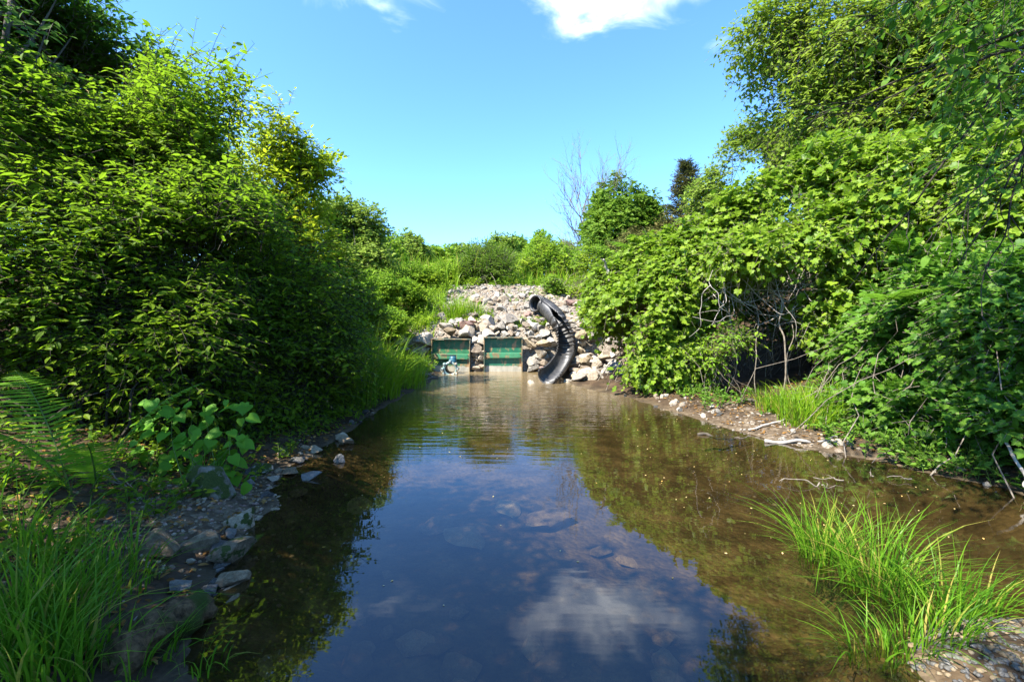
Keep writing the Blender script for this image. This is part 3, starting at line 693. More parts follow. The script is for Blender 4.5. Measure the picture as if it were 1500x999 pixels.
def plant(name, label, cat, base, ells, n_twigs, n_leaf, size, T, leafm, woodm, seed, twig_len=(.25, .5), droop=.3, shell=.55, gap=-.35, gs=2.2, lump=.16,
          n_limbs=14, limb_r=.02, spread=.25, trunk=None, group=None, up=.35, opposite=True, parts=('stem', 'foliage'), jit=.45, twig_r=.004, blossom=0, zmin=.04, extra=None, upn=1., limb_sides=6, face=.5, flat=1., scatter=.45):
    g = np.random.default_rng(seed); base = np.array(base, float)
    base[2] = float(H(base[0], base[1])) - .03
    t = empty(name, tuple(base), label, cat, group)
    P, O = crown_pts(g, ells, n_twigs, seed, shell, gap, gs, lump, zmin)
    D = unit((O + np.array([0, 0, up]) + g.normal(0, scatter, P.shape)) * np.array([1, 1, flat]))
    Ls = g.uniform(*twig_len, len(P))
    (LV, LF), TW = sprays(g, P - D * Ls[:, None] * .5, D, Ls, n_leaf, size, T, droop, opposite=opposite, jit=jit, upn=upn, O=O, face=face)
    fo = Bag(); fo.add(LV, LF)
    if blossom:
        kk = g.choice(len(P), blossom); BP = np.repeat(P[kk] + O[kk] * .03, 6, 0)
        fo.add(*leaf_cloud(BP, g.normal(size=BP.shape), g.normal(size=BP.shape), g.uniform(.015, .03, len(BP)), T_LANCE), mi=1)
    fo.build(parts[1], [leafm, M['blossom']], t, origin=tuple(base))
    wb = Bag()
    wb.add(*tubes(TW, np.linspace(twig_r, twig_r * .4, 4)[None] * np.ones((len(TW), 1)), 3))
    if trunk:
        tp, trr = trunk; tp = np.array(tp, float); tp[0] = base - np.array([0, 0, .05])
        C_ = catmull(tp, 6); rr = np.interp(np.linspace(0, 1, len(C_)), np.linspace(0, 1, len(trr)), trr)
        tb = Bag(); tb.tube(C_, rr, 10)
        q = g.choice(len(P), min(n_limbs, len(P)), replace=False)
        st = C_[g.integers(len(C_) // 3, len(C_), len(q))]
        t_ = np.linspace(0, 1, 8)[None, :, None]; mid = st + (P[q] - st) * .5 + np.array([0, 0, -.1]) + g.normal(0, .12, st.shape)
        LP = (1 - t_) ** 2 * st[:, None] + 2 * t_ * (1 - t_) * mid[:, None] + t_ ** 2 * P[q][:, None]
        wb.add(*tubes(LP, limb_r * g.uniform(.6, 1.1, (len(q), 1)) * np.linspace(1, .12, 8)[None], limb_sides))
        tb.build('trunk', woodm, t, True, origin=tuple(base))
        wb.build('branches', woodm, t, True, origin=tuple(base))
    else:
        q = g.choice(len(P), min(n_limbs, len(P)), replace=False)
        LP, rr = limbs(g, base, P[q], limb_r, spread)
        wb.add(*tubes(LP, rr, limb_sides))
        wb.build(parts[0], woodm, t, True, origin=tuple(base))
    return t

# ---- left bank shrubs
plant('honeysuckle_shrub', 'wide shaded honeysuckle shrub with layered leaves and faded blossoms behind the ferns', 'shrub', (-3.9, 4.4, 0),
      [E(60, 440, 4.6, 200, 190, 1.1), E(215, 480, 4.6, 140, 130, .9), E(60, 610, 4.7, 150, 55, .8), E(-60, 250, 4.8, 190, 200, 1.1), E(270, 380, 5.0, 130, 120, .9)], 5900, 10, .08, T_OVATE, M['honeysuckle'], M['dark_twig'], 21, (.4, .9), .22, .3, -.22, 2.6, .24, 30, .016, .35, blossom=150, flat=.55, jit=.36, face=.15, scatter=.6)
plant('honeysuckle_shrub', 'shrub leaning over the shore stones right of the broad leaved plant', 'shrub', (-3.3, 5.9, 0),
      [E(385, 470, 6.1, 120, 140, 1.0), E(430, 560, 5.7, 75, 75, .7), E(460, 520, 6.5, 70, 80, .8), E(330, 580, 5.2, 80, 60, .6)], 4800, 10, .078, T_OVATE, M['honeysuckle'], M['dark_twig'], 22, (.35, .8), .25, .3, -.25, 2.8, .24, 30, .016, .35, blossom=90, flat=.55, jit=.36, face=.15, scatter=.6)
plant('honeysuckle_shrub', 'tall dark shrub whose arching shoots stand out against the sky', 'shrub', (-4.6, 5.6, 0),
      [E(200, 190, 5.6, 120, 130, .9), E(90, 170, 5.4, 130, 160, .9), E(300, 270, 5.9, 110, 110, 1.0), E(350, 220, 6.0, 60, 70, .6)], 2500, 12, .085, T_OVATE, M['honeysuckle'], M['dark_twig'], 23, (.5, 1.1), .2, .3, -.25, 2.2, .3, 30, .016, .35, up=.7, face=.1, scatter=.5)
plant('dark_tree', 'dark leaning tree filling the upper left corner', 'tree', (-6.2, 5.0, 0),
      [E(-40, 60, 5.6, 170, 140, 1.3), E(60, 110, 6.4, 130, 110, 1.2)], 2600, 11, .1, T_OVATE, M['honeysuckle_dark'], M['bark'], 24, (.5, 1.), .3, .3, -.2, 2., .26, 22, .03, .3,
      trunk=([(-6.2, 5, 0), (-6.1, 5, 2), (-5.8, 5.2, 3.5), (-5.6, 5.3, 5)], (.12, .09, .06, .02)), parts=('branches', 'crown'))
plant('ash_tree', 'young tree with sunlit yellow green leaves rising above the left shrubs', 'tree', (-4.0, 8.6, 0),
      [E(420, 190, 8.4, 60, 85, .8), E(400, 300, 8.4, 85, 90, 1.0), E(440, 370, 8.2, 65, 80, .9), E(455, 230, 8.4, 38, 60, .6), E(425, 150, 8.4, 42, 56, .6)], 1900, 9, .105, T_OVATE, M['lit_tree'], M['bark'], 25, (.3, .55), .25, .3, -.35, 2.6, .22, 26, .018, .2,
      trunk=([(-4, 8.6, 0), (-4.1, 8.6, 2), (-4.1, 8.5, 3.2), (-4.05, 8.4, 4.3)], (.07, .06, .035, .01)), parts=('branches', 'crown'), opposite=True, up=.6)
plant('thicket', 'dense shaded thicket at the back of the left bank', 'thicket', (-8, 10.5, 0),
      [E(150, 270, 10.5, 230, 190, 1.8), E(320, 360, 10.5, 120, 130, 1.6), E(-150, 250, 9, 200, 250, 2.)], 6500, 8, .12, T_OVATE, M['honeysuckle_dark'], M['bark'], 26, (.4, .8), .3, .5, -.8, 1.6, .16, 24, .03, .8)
plant('bank_shrub', 'bushy shrub on the left bank between the sedge and the young tree', 'shrub', (-3.2, 8.9, 0),
      [E(480, 440, 9.0, 70, 70, .8), E(530, 470, 9.4, 45, 40, .6), E(420, 440, 8.4, 60, 80, .8)], 3200, 8, .075, T_OVATE, M['honeysuckle'], M['dark_twig'], 27, (.25, .5), .3, .45, -.5, 2.6, .2, 18, .015, .3)
plant('small_tree', 'airy pale green tree with a dark lower crown left of the reeds', 'tree', (-5.6, 15.5, 0),
      [E(495, 318, 15.5, 40, 36, 1.), E(535, 332, 15.4, 34, 34, .9), E(525, 378, 15., 54, 36, 1.), E(485, 385, 15, 45, 40, 1.)], 2300, 8, .15, T_QUAD, M['far_light'], M['bark'], 28, (.35, .7), .2, .2, -.6, 2.2, .2, 24, .025, .2,
      trunk=([(-5.6, 15.5, 2), (-5.6, 15.5, 3.4), (-5.5, 15.5, 4.2), (-5.45, 15.5, 4.8)], (.09, .07, .04, .015)), parts=('branches', 'crown'), jit=.85)

# ---- right bank
plant('grapevine', 'sunlit mound of wild grapevine draped to the water beside the pipe', 'vine', (2.8, 9.2, 0),
      [E(952, 465, 8.9, 88, 92, 1.0), E(897, 428, 9.8, 42, 56, .8), E(1005, 405, 8.9, 76, 76, 1.0), E(975, 528, 8.5, 70, 44, .7), E(955, 390, 9.4, 56, 46, .7)], 6000, 6, .1, T_VINE, M['vine'], M['twig'], 31, (.25, .65), .4, .45, -.5, 2.6, .2, 26, .012, .5, opposite=False, up=.25, jit=.85, zmin=.02, face=.7, scatter=.8)
plant('grapevine', 'broad canopy of grapevine hanging over the dark hollow on the right bank', 'vine', (5.4, 9.4, 0),
      [E(1120, 330, 8.6, 110, 72, 1.0), E(1240, 290, 8.2, 130, 85, 1.1), E(1380, 285, 7.4, 150, 100, 1.1), E(1480, 300, 6.6, 120, 130, 1.1), E(1060, 360, 8.9, 60, 55, .8), E(1120, 365, 7.6, 90, 32, .6), E(1230, 345, 7.4, 90, 50, .6), E(1225, 450, 7.3, 40, 70, .4)], 8800, 6, .1, T_VINE, M['vine'], M['twig'], 32, (.25, .65), .4, .42, -.25, 2.4, .28, 30, .012, .6, opposite=False, up=.25, jit=.85, face=.7, scatter=.8)
plant('bramble_bush', 'raspberry bush spilling down the right bank behind the shore grass', 'bush', (4.7, 6.0, 0),
      [E(1310, 500, 6.2, 75, 80, .8), E(1395, 460, 5.8, 110, 110, .9), E(1300, 590, 5.5, 70, 42, .6), E(1380, 600, 5.0, 80, 60, .6)], 3300, 6, .088, T_VINE, M['bramble'], M['twig'], 33, (.3, .65), .45, .35, -.15, 2.6, .28, 60, .007, .8, opposite=False, jit=.8, face=.4)
plant('bramble_bush', 'shaded bramble at the right edge of the photo above the bare root', 'bush', (5.0, 4.6, 0),
      [E(1480, 480, 4.7, 90, 120, .8), E(1430, 610, 4.5, 75, 60, .55), E(1530, 640, 4.0, 90, 90, .6), E(1390, 670, 4.5, 60, 26, .4)], 2500, 6, .08, T_VINE, M['bramble'], M['twig'], 34, (.3, .55), .45, .3, -.1, 2.6, .28, 60, .007, .7, opposite=False, jit=.8, face=.3)
plant('boxelder_tree', 'tall spreading tree with bright fluttering leaves over the right bank', 'tree', (8.4, 11.0, 0),
      [E(1250, 60, 10.5, 120, 90, 1.6), E(1400, 90, 10, 150, 130, 1.8), E(1130, 50, 11, 60, 60, 1.2), E(1190, 180, 11, 90, 80, 1.5), E(1320, 190, 10, 130, 80, 1.5), E(1480, 40, 9, 120, 140, 1.8)], 8000, 8, .12, T_OVATE, M['overhead'], M['bark'], 35, (.4, .9), .45, .3, -.3, 1.7, .25, 40, .035, .3,
      trunk=([(8.4, 11, 0), (8.2, 11, 3), (8.2, 10.8, 6), (8.0, 10.5, 9.5)], (.22, .18, .13, .04)), parts=('branches', 'crown'), up=.1)
plant('understory_shrub', 'brownish shrub in front of the tall tree at the skyline', 'shrub', (7.2, 14.5, 0),
      [E(1100, 245, 13.5, 42, 60, 1.), E(1068, 285, 14.5, 48, 42, 1.)], 1900, 8, .13, T_QUAD, M['far_light'], M['bark'], 36, (.35, .7), .3, .3, -.6, 2., .25, 18, .02, .3)
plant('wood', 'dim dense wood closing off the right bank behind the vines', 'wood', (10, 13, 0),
      [E(1250, 330, 12, 190, 120, 1.6), E(1450, 250, 11, 180, 220, 1.8), E(1160, 410, 9.9, 120, 75, .6)], 5600, 8, .15, T_QUAD, M['honeysuckle_dark'], M['bark'], 37, (.4, .8), .3, .5, -.9, 1.6, .14, 18, .03, .8)  # last ellipsoid: dark leaves added to stand for the shade of the hollow

for k, (px, py, D, rx, rz, lb) in enumerate([(548, 420, 13, 34, 26, 'yellow green bush on the slope nearest the left tree'), (592, 432, 13.5, 26, 22, 'small bright bush at the left border of the rubble'), (560, 470, 11.6, 36, 22, 'low bush above the left gate stones'),
                                             (615, 405, 15.8, 28, 20, 'bush on the crest at the left end of the rubble'), (650, 402, 16.6, 26, 18, 'leafy bush on the crest left of the dark shrub')]):
    c = at(px, py, D)
    plant('slope_bush', lb, 'bush', (c[0], D, 0), [E(px, py, D, rx, rz, rx * D / F), E(px + rx * .6, py + 4, D - .2, rx * .6, rz * .8, .4)], 520, 8, .1, T_OVATE, M['weed'], M['stem_green'], 400 + k, (.2, .5), .2, .3, -.3, 2.6, .25, 14, .008, .3, up=.8)
# ---- beyond the dam
plant('maple_tree', 'round dense green tree standing in front of the bare tree', 'tree', (6.2, 25, 0),
      [E(915, 290, 25, 46, 52, 1.8), E(900, 335, 25, 50, 45, 1.9), E(935, 330, 25, 38, 45, 1.6), E(885, 368, 25, 38, 30, 1.5)], 3600, 8, .24, T_QUAD, M['far_dark'], M['bark'], 41, (.4, .8), .2, .5, -.6, 1.1, .22, 24, .05, .2,
      trunk=([(6.2, 25, 2), (6.2, 25, 4), (6.2, 25, 6), (6.2, 25, 7.6)], (.2, .17, .1, .03)), parts=('branches', 'crown'), jit=.8)
plant('crest_shrub', 'dark leafy shrub on the crest right above the gates', 'shrub', (-.9, 16.8, 0),
      [E(712, 385, 16.8, 34, 30, .8), E(735, 392, 16.6, 22, 26, .7), E(690, 395, 16.8, 18, 24, .6)], 1700, 7, .13, T_LANCE, M['far_dark'], M['twig'], 42, (.3, .6), .2, .3, -.6, 2., .2, 30, .012, .4, up=.9)
plant('crest_shrub', 'grey green shrub on the crest below the bare tree', 'shrub', (1.7, 18.5, 0),
      [E(805, 382, 18.5, 34, 32, .9), E(835, 388, 18, 26, 26, .8), E(780, 390, 18, 20, 22, .7)], 1500, 8, .12, T_QUAD, M['weed'], M['twig'], 43, (.3, .6), .2, .4, -.6, 2., .2, 20, .012, .4, up=.8)
plant('crest_shrub', 'yellow green shrub at the top of the slope behind the pipe mouth', 'shrub', (2.0, 15.2, 0),
      [E(845, 408, 15, 34, 24, .7), E(880, 392, 14.5, 40, 32, .8), E(815, 415, 15.2, 16, 14, .4)], 1900, 8, .09, T_QUAD, M['weed'], M['twig'], 44, (.25, .5), .25, .5, -.8, 2.4, .2, 16, .012, .4, up=.4)
plant('scrub_tree', 'brown and green scrub around the foot of the round tree', 'scrub', (7, 22, 0),
      [E(930, 358, 21, 42, 22, 1.2), E(985, 350, 20, 40, 35, 1.4), E(1040, 330, 19, 40, 50, 1.4)], 1500, 8, .16, T_QUAD, M['cedar'], M['bark'], 45, (.4, .7), .2, .4, -.7, 1.5, .2, 16, .02, .6)
for k, (px, py, D, rx, rz, mt, lb) in enumerate([
    (752, 394, 28, 34, 26, 'far_light', 'pale bushy tree filling the dip right of the dark crest shrub'), (600, 362, 27, 26, 20, 'far_light', 'loose grey green tree in the far row, left of the others'), (640, 378, 30, 34, 18, 'weed', 'low yellow green bush in the far row behind the reeds'),
    (570, 372, 24, 24, 24, 'weed', 'bright bushy tree behind the reeds, nearest the left tree'), (680, 372, 45, 22, 12, 'far_light', 'hazy low tree far behind the reeds'),
    (735, 362, 34, 22, 16, 'far_light', 'pale far tree peeping over the crest shrub'), (760, 366, 38, 14, 20, 'far_dark', 'bluish far tree between the two crest shrubs'),
    (790, 362, 30, 18, 20, 'weed', 'light green tree far behind the grey green shrub'), (830, 370, 34, 24, 20, 'far_light', 'scrubby tree at the foot of the bare tree'), (540, 372, 30, 30, 30, 'far_light', 'light tree filling the gap behind the airy tree')]):
    c = at(px, py, D)
    plant('far_tree', lb, 'tree', (c[0], D, 0), [E(px, py, D, rx, rz, rx * D / F), E(px + rx * .4, py + rz * .5, D, rx * .8, rz * .8, rx * D / F), E(px - rx * .5, py + rz * .6, D, rx * .7, rz * .7, rx * D / F)], 700, 8, .011 * D * .8, T_QUAD, M[mt], M['bark'], 60 + k,
          (.018 * D, .03 * D), .2, .35, -.8, 60 / D, .25, 14, .02, .1, group='far trees beyond the dam', trunk=([(c[0], D, 2), (c[0], D, 3), (c[0], D, c[2])], (.1, .08, .03)), parts=('branches', 'crown'), up=.6, twig_r=.012, jit=.85)
# far wood as a mass
g = np.random.default_rng(80); bag = Bag()
for k in range(60):
    a = -1.1 + 2.2 * k / 59; D = g.uniform(70, 110); c = np.array([math.sin(a) * D, math.cos(a) * D, 4.2]); r = np.array([7, 5, g.uniform(3, 5.)])
    P, O = crown_pts(g, [(c, r)], 260, 500 + k, .6, -.9, .4, .25)
    bag.add(*leaf_cloud(P, unit(O + g.normal(0, .6, P.shape)), g.normal(size=P.shape), g.uniform(1., 2.2, len(P)), T_QUAD))
tag(bag.build('woods', M['far_light']), 'distant line of woods on the horizon', 'woods', kind='stuff')

# bare trees
def bare_tree(label, px, D, top_px, stems, seed, lean):
    g = np.random.default_rng(seed); b0 = at(px, 400, D); b0[2] = float(H(b0[0], D))
    t = empty('bare_tree', tuple(b0), label, 'tree'); top = at(px, top_px, D)[2]
    def branch(bag, p, d, L_, r, lvl):
        n = 7; P = [p]
        for _ in range(n): d = unit(d + g.normal(0, .09, 3) + np.array([0, 0, .07])); P.append(P[-1] + d * L_ / n)
        P = np.array(P); bag.tube(P, np.linspace(r, r * .3, n + 1), 5 if lvl else 8)
        if lvl < 3:
            for q in range(9 if lvl < 2 else 6):
                s = g.integers(2, n + 1); dd = unit(P[s] - P[s - 1]); sd = unit(np.cross(dd, g.normal(size=3)))
                branch(bag, P[s], unit(dd * .8 + sd * .55), L_ * g.uniform(.3, .52), r * .4, lvl + 1)
    for k in range(stems):
        bag = Bag(); d = unit(np.array([lean[k], g.normal(0, .08), 1.])); h = (top - b0[2]) * g.uniform(.5, .62)
        branch(bag, b0 + np.array([g.normal(0, .25), g.normal(0, .25), -.1]), d, h, .06, 0)
        bag.build('trunk', M['twig'], t, True, origin=tuple(b0))
bare_tree('leafless tree with several bare grey stems against the sky', 862, 27, 195, 5, 91, [-.16, -.08, .02, .07, .14])
# cedar
def cedar(label, px, D, top_py, base_py, w, seed):
    g = np.random.default_rng(seed); b0 = at(px, base_py, D); b0[2] = float(H(b0[0], D)); top = at(px, top_py, D)
    t = empty('cedar_tree', tuple(b0), label, 'tree'); h = top[2] - b0[2]
    Bag().tube(np.array([b0, b0 + (0, 0, h * .5), (b0[0], D, top[2])]), [.14, .09, .015], 8).build('trunk', M['bark'], t, True, origin=tuple(b0))
    S, Dv, Lv = [], [], []
    for k in range(150):
        f = g.uniform(.3, 1) ** .8; a = g.uniform(0, 6.28); L_ = w * D / F * (1.08 - f) * g.uniform(.5, 1.35)
        for q in range(9):
            s = g.uniform(.15, 1) * L_; S.append((b0[0] + math.cos(a) * s, D + math.sin(a) * s, b0[2] + h * f + .25 * s + g.normal(0, .06))); Dv.append((math.cos(a), math.sin(a), .5)); Lv.append(g.uniform(.2, .45))
    S, Dv, Lv = map(np.array, (S, Dv, Lv))
    (LV, LF), TW = sprays(g, S, Dv + g.normal(0, .4, S.shape), Lv, 7, .17, T_LANCE, .1)
    bg = Bag(); bg.add(LV, LF); bg.add(*tubes(TW, np.full((len(TW), 4), .012), 3), mi=1); bg.build('crown', [M['cedar'], M['bark']], t, origin=tuple(b0))
cedar('dark brownish cedar with a ragged pointed top on the skyline', 1003, 22, 243, 380, 55, 92)

# ---- grass, reeds, ferns, herbs
def blades(g, B, hgt, wid, lean, mat_pick=None, segs=5):
    """B (n,3) roots, lean (n,3) horizontal bend; returns verts and quads"""
    n = len(B); t_ = np.linspace(0, 1, segs + 1)
    up = np.array([0, 0, 1.]); hgt = np.asarray(hgt)[:, None]; ln = lean[:, None]
    C_ = B[:, None] + up * (hgt * (t_ - .28 * np.linalg.norm(lean, axis=-1)[:, None] * t_ ** 3))[..., None] + ln * (hgt * t_[None] ** 2.1)[..., None]
    sd = unit(np.cross(lean + 1e-4, up) + g.normal(0, .3, (n, 3)) * np.array([1, 1, .2]))
    w = np.asarray(wid)[:, None] * np.array([.6, 1, .95, .75, .45, .04][:segs + 1] if segs == 5 else np.linspace(1, .05, segs + 1))[None]
    V = np.stack([C_ - sd[:, None] * w[..., None], C_ + sd[:, None] * w[..., None]], 2)
    b0 = (np.arange(n) * (segs + 1) * 2)[:, None] + np.arange(segs)[None] * 2
    Q = np.stack([b0, b0 + 1, b0 + 3, b0 + 2], -1).reshape(-1, 4)
    return V.reshape(-1, 3), Q
def tuft(label, cx, cy, rx, ry, n, h, w, mats, seed, lean=.5, z=None, group=None, name='grass_tuft', cat='grass', bias=(0, 0)):
    g = np.random.default_rng(seed); a = g.uniform(0, 6.28, n); r = np.sqrt(g.uniform(0, 1, n))
    x, y = cx + np.cos(a) * r * rx, cy + np.sin(a) * r * ry
    B = np.stack([x, y, np.maximum(H(x, y), -.05 if z is None else z) - .01], -1)
    ln = np.stack([np.cos(a) * r, np.sin(a) * r, 0 * a], -1) * lean * g.uniform(.4, 1.5, (n, 1)) + g.normal(0, .32, (n, 3)) * np.array([1, 1, 0]) + np.array([*bias, 0])
    V, Q = blades(g, B, h * g.uniform(.3, 1.2, n), w * g.uniform(.45, 1.2, n), ln)
    bag = Bag(); bag.add(V, Q); o = float(H(cx, cy)); og = (cx, cy, o)
    bag.m = [np.repeat((g.uniform(0, 1, n) < .11).astype(int), 5)]
    return tag(bag.build(name, [mats, M['grass_dry']], origin=og), label, cat, group)
def tuft_px(label, px, py, D, rx, ry, n, hpx, w, mt, seed, **k):
    p = at(px, py, D); return tuft(label, p[0], D, rx, ry, n, hpx * D / F, w, M[mt], seed, **k)
# near right clump
tuft_px('upright grass clump at the tip of the near gravel bar', 1205, 835, 2.75, .16, .16, 210, 110, .0042, 'grass', 101, lean=.8)
tuft_px('arching grass clump in the middle of the near gravel bar', 1290, 870, 2.45, .2, .18, 270, 125, .0042, 'grass', 102, lean=.9)
tuft_px('ragged grass clump at the right end of the near gravel bar', 1385, 930, 2.2, .26, .16, 200, 115, .0042, 'grass', 103, lean=1.0)
tuft_px('sparse grass sprouting from the pebbles in the lower right corner', 1330, 985, 1.95, .3, .12, 210, 80, .004, 'grass', 104, lean=.9)
# near left grass
for k, (px, py, n, h, lb) in enumerate([
    (35, 930, 230, 150, 'tall bright grass clump at the lower left edge'), (95, 905, 130, 120, 'grass clump beside the rotten log'), (60, 990, 200, 150, 'dense grass clump in the lower left corner'),
    (130, 990, 70, 110, 'grass clump in front of the rotten log'), (10, 830, 70, 150, 'grass clump under the fern at the left edge'), (165, 850, 120, 80, 'short grass clump beside the grey blocky stone'), (85, 830, 110, 85, 'grass clump between fern and blocky stone')]):
    p = hit(px, py); tuft(lb, p[0], p[1], .2, .17, n, h * p[1] / F, .0055, M['grass'], 110 + k, lean=.45, bias=(.12, -.03))
for k, (px, py, n, h, lb) in enumerate([(300, 980, 18, 90, 'few thin grass blades leaning over the shallows at the bottom'), (225, 960, 24, 80, 'thin grass sprig growing over the end of the log')]):
    p = hit(px, py); tuft(lb, p[0], p[1], .1, .08, n, h * p[1] / F, .004, M['grass'], 125 + k, lean=.8, bias=(.2, 0))
# left bank sedge
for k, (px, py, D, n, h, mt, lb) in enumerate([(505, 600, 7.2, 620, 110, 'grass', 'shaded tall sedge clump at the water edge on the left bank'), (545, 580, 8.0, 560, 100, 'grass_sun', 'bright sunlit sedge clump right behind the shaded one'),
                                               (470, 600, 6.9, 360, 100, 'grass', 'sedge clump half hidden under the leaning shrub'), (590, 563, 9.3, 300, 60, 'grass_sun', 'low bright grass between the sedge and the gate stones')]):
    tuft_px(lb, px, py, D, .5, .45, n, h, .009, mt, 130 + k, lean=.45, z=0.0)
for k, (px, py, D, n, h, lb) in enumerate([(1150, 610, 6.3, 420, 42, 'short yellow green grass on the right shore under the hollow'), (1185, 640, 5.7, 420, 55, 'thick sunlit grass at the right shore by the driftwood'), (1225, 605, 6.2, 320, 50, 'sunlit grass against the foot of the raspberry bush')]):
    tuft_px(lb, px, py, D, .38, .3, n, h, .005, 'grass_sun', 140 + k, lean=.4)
for k, (px, py, D, n, h, lb) in enumerate([(668, 470, 13.2, 300, 38, 'tuft of bright grass in the middle of the rubble slope'), (690, 468, 13.4, 160, 26, 'small grass tuft beside the brighter one on the slope'), (620, 480, 12.8, 140, 20, 'thin grass on the left side of the rubble slope')]):
    tuft_px(lb, px, py, D, .35, .25, n, h, .008, 'grass_sun', 150 + k, lean=.5)
# reeds / meadow on the crest (uncountable)
g = np.random.default_rng(160); n = 9000
x = g.uniform(-8, 4.5, n); y = g.uniform(15.6, 24, n)
keep = ~((x > -1.8) & (x < 2.6) & (y < 16.4)); x, y = x[keep], y[keep]; n = len(x)
hh = g.uniform(.6, 1.75, n) * (1 + .4 * waves(np.stack([x, y, 0 * x], -1), 1.3, 9)); hh = np.where(x > -1.2, hh * .45, hh)
V, Q = blades(g, np.stack([x, y, H(x, y)], -1), hh, g.uniform(.008, .02, n), g.normal(0, .25, (n, 3)) * np.array([1, 1, 0]))
bag = Bag(); h2 = len(Q) // 2; bag.add(V, Q, 0); bag.m = [np.repeat(g.integers(0, 3, n), 5)]
tag(bag.build('grass', [M['grass_sun'], M['grass_dry'], M['weed']]), 'tall sunlit meadow grass and reeds on the dam crest', 'grass', kind='stuff')
# meadow on the left slope beside the rubble
n = 2600; x = g.uniform(-5.2, -2.1, n); y = g.uniform(10.6, 16., n)
V, Q = blades(g, np.stack([x, y, H(x, y)], -1), g.uniform(.2, .6, n), g.uniform(.006, .012, n), g.normal(0, .35, (n, 3)) * np.array([1, 1, 0]))
bag = Bag(); bag.add(V, Q, 0); bag.m = [np.repeat(g.integers(0, 2, n), 5)]
tag(bag.build('grass', [M['grass_sun'], M['weed']]), 'bright grass covering the slope left of the rubble', 'grass', kind='stuff')

def herbs(label, P, n_leaf, hgt, size, mt, seed, T=T_QUAD, name='weeds'):
    """leafy ground cover"""
    P = P[P[:, 2] > .0]
    g = np.random.default_rng(seed)
    D = unit(np.array([0, 0, 1.]) + g.normal(0, .4, P.shape)); (LV, LF), TW = sprays(g, P, D, g.uniform(.5, 1.2, len(P)) * hgt, n_leaf, size, T, .15, jit=.5)
    bg = Bag(); bg.add(LV, LF); bg.add(*tubes(TW, np.full((len(TW), 4), .003), 3), mi=1)
    return tag(bg.build(name, [M[mt], M['stem_green']]), label, 'weeds', kind='stuff')
def rp(n, xr, yr, fn=None):
    x = RNG.uniform(*xr, n); y = RNG.uniform(*yr, n); return np.stack([x, y, H(x, y)], -1)
herbs('leafy weeds on the sunny slope left of the rubble', rp(1300, (-5.5, -2.2), (10.8, 16.5)), 8, .5, .09, 'weed', 171)
herbs('low leafy weeds among the stones above the gates', np.concatenate([rp(300, (-2.2, -.5), (12.4, 13.6)), rp(200, (.0, 1.0), (12.4, 13.0)), rp(120, (-2.6, -1.2), (13, 15.3)), rp(60, (-.5, 1.5), (14.4, 15.6))]), 8, .16, .06, 'weed', 172)
herbs('broad pale weeds along the crest above the rubble', np.concatenate([rp(260, (-3, 2.4), (15.9, 17)), rp(200, (-4, -1.5), (15.2, 17.5))]), 8, .4, .11, 'weed', 173, T_OVATE)
herbs('low leafy herbs on the left bank under the shrubs', np.concatenate([rp(800, (-4.2, -2.3), (2.0, 6.8)), rp(150, (-2.6, -2.1), (6, 10))]), 6, .2, .06, 'honeysuckle', 174, T_OVATE)
herbs('leafy herbs at the foot of the right bank bushes', np.concatenate([rp(460, (3.55, 5.6), (4.4, 7.2)), rp(420, (3.8, 5), (2.8, 4.8)), rp(80, (2.8, 3.6), (6.6, 8))]), 6, .24, .08, 'bramble', 175, T_OVATE)
herbs('bright weeds at the water edge left of the gates', rp(150, (-2.7, -2.0), (9.4, 11.4)), 8, .38, .09, 'weed', 176, T_OVATE)
# leaf litter
P = np.concatenate([rp(3600, (2.6, 6), (3, 8.6)), rp(3200, (-4.2, -1.5), (1.6, 6))]); P[:, 2] += .012; P = P[P[:, 2] > .03]
bg = Bag(); bg.add(*leaf_cloud(P, RNG.normal(size=P.shape) * np.array([1, 1, .15]), np.array([0, 0, 1.]) + RNG.normal(0, .3, P.shape), RNG.uniform(.02, .07, len(P)), T_OVATE))
tag(bg.build('leaves', M['litter']), 'dry brown fallen leaves on the shaded banks', 'leaves', kind='stuff')

P = np.concatenate([rp(120, (1.2, 3.6), (2.6, 6.5)), rp(40, (-2, 1), (2, 9))]); P = P[P[:, 2] < -.02]; P[:, 2] = .003
bg = Bag(); bg.add(*leaf_cloud(P, RNG.normal(size=P.shape) * np.array([1, 1, 0]), np.array([0, 0, 1.]) + 0 * P, RNG.uniform(.006, .024, len(P)), T_QUAD))
tag(bg.build('leaves', M['blossom']), 'pale petals and leaf bits floating on the pool', 'leaves', kind='stuff')

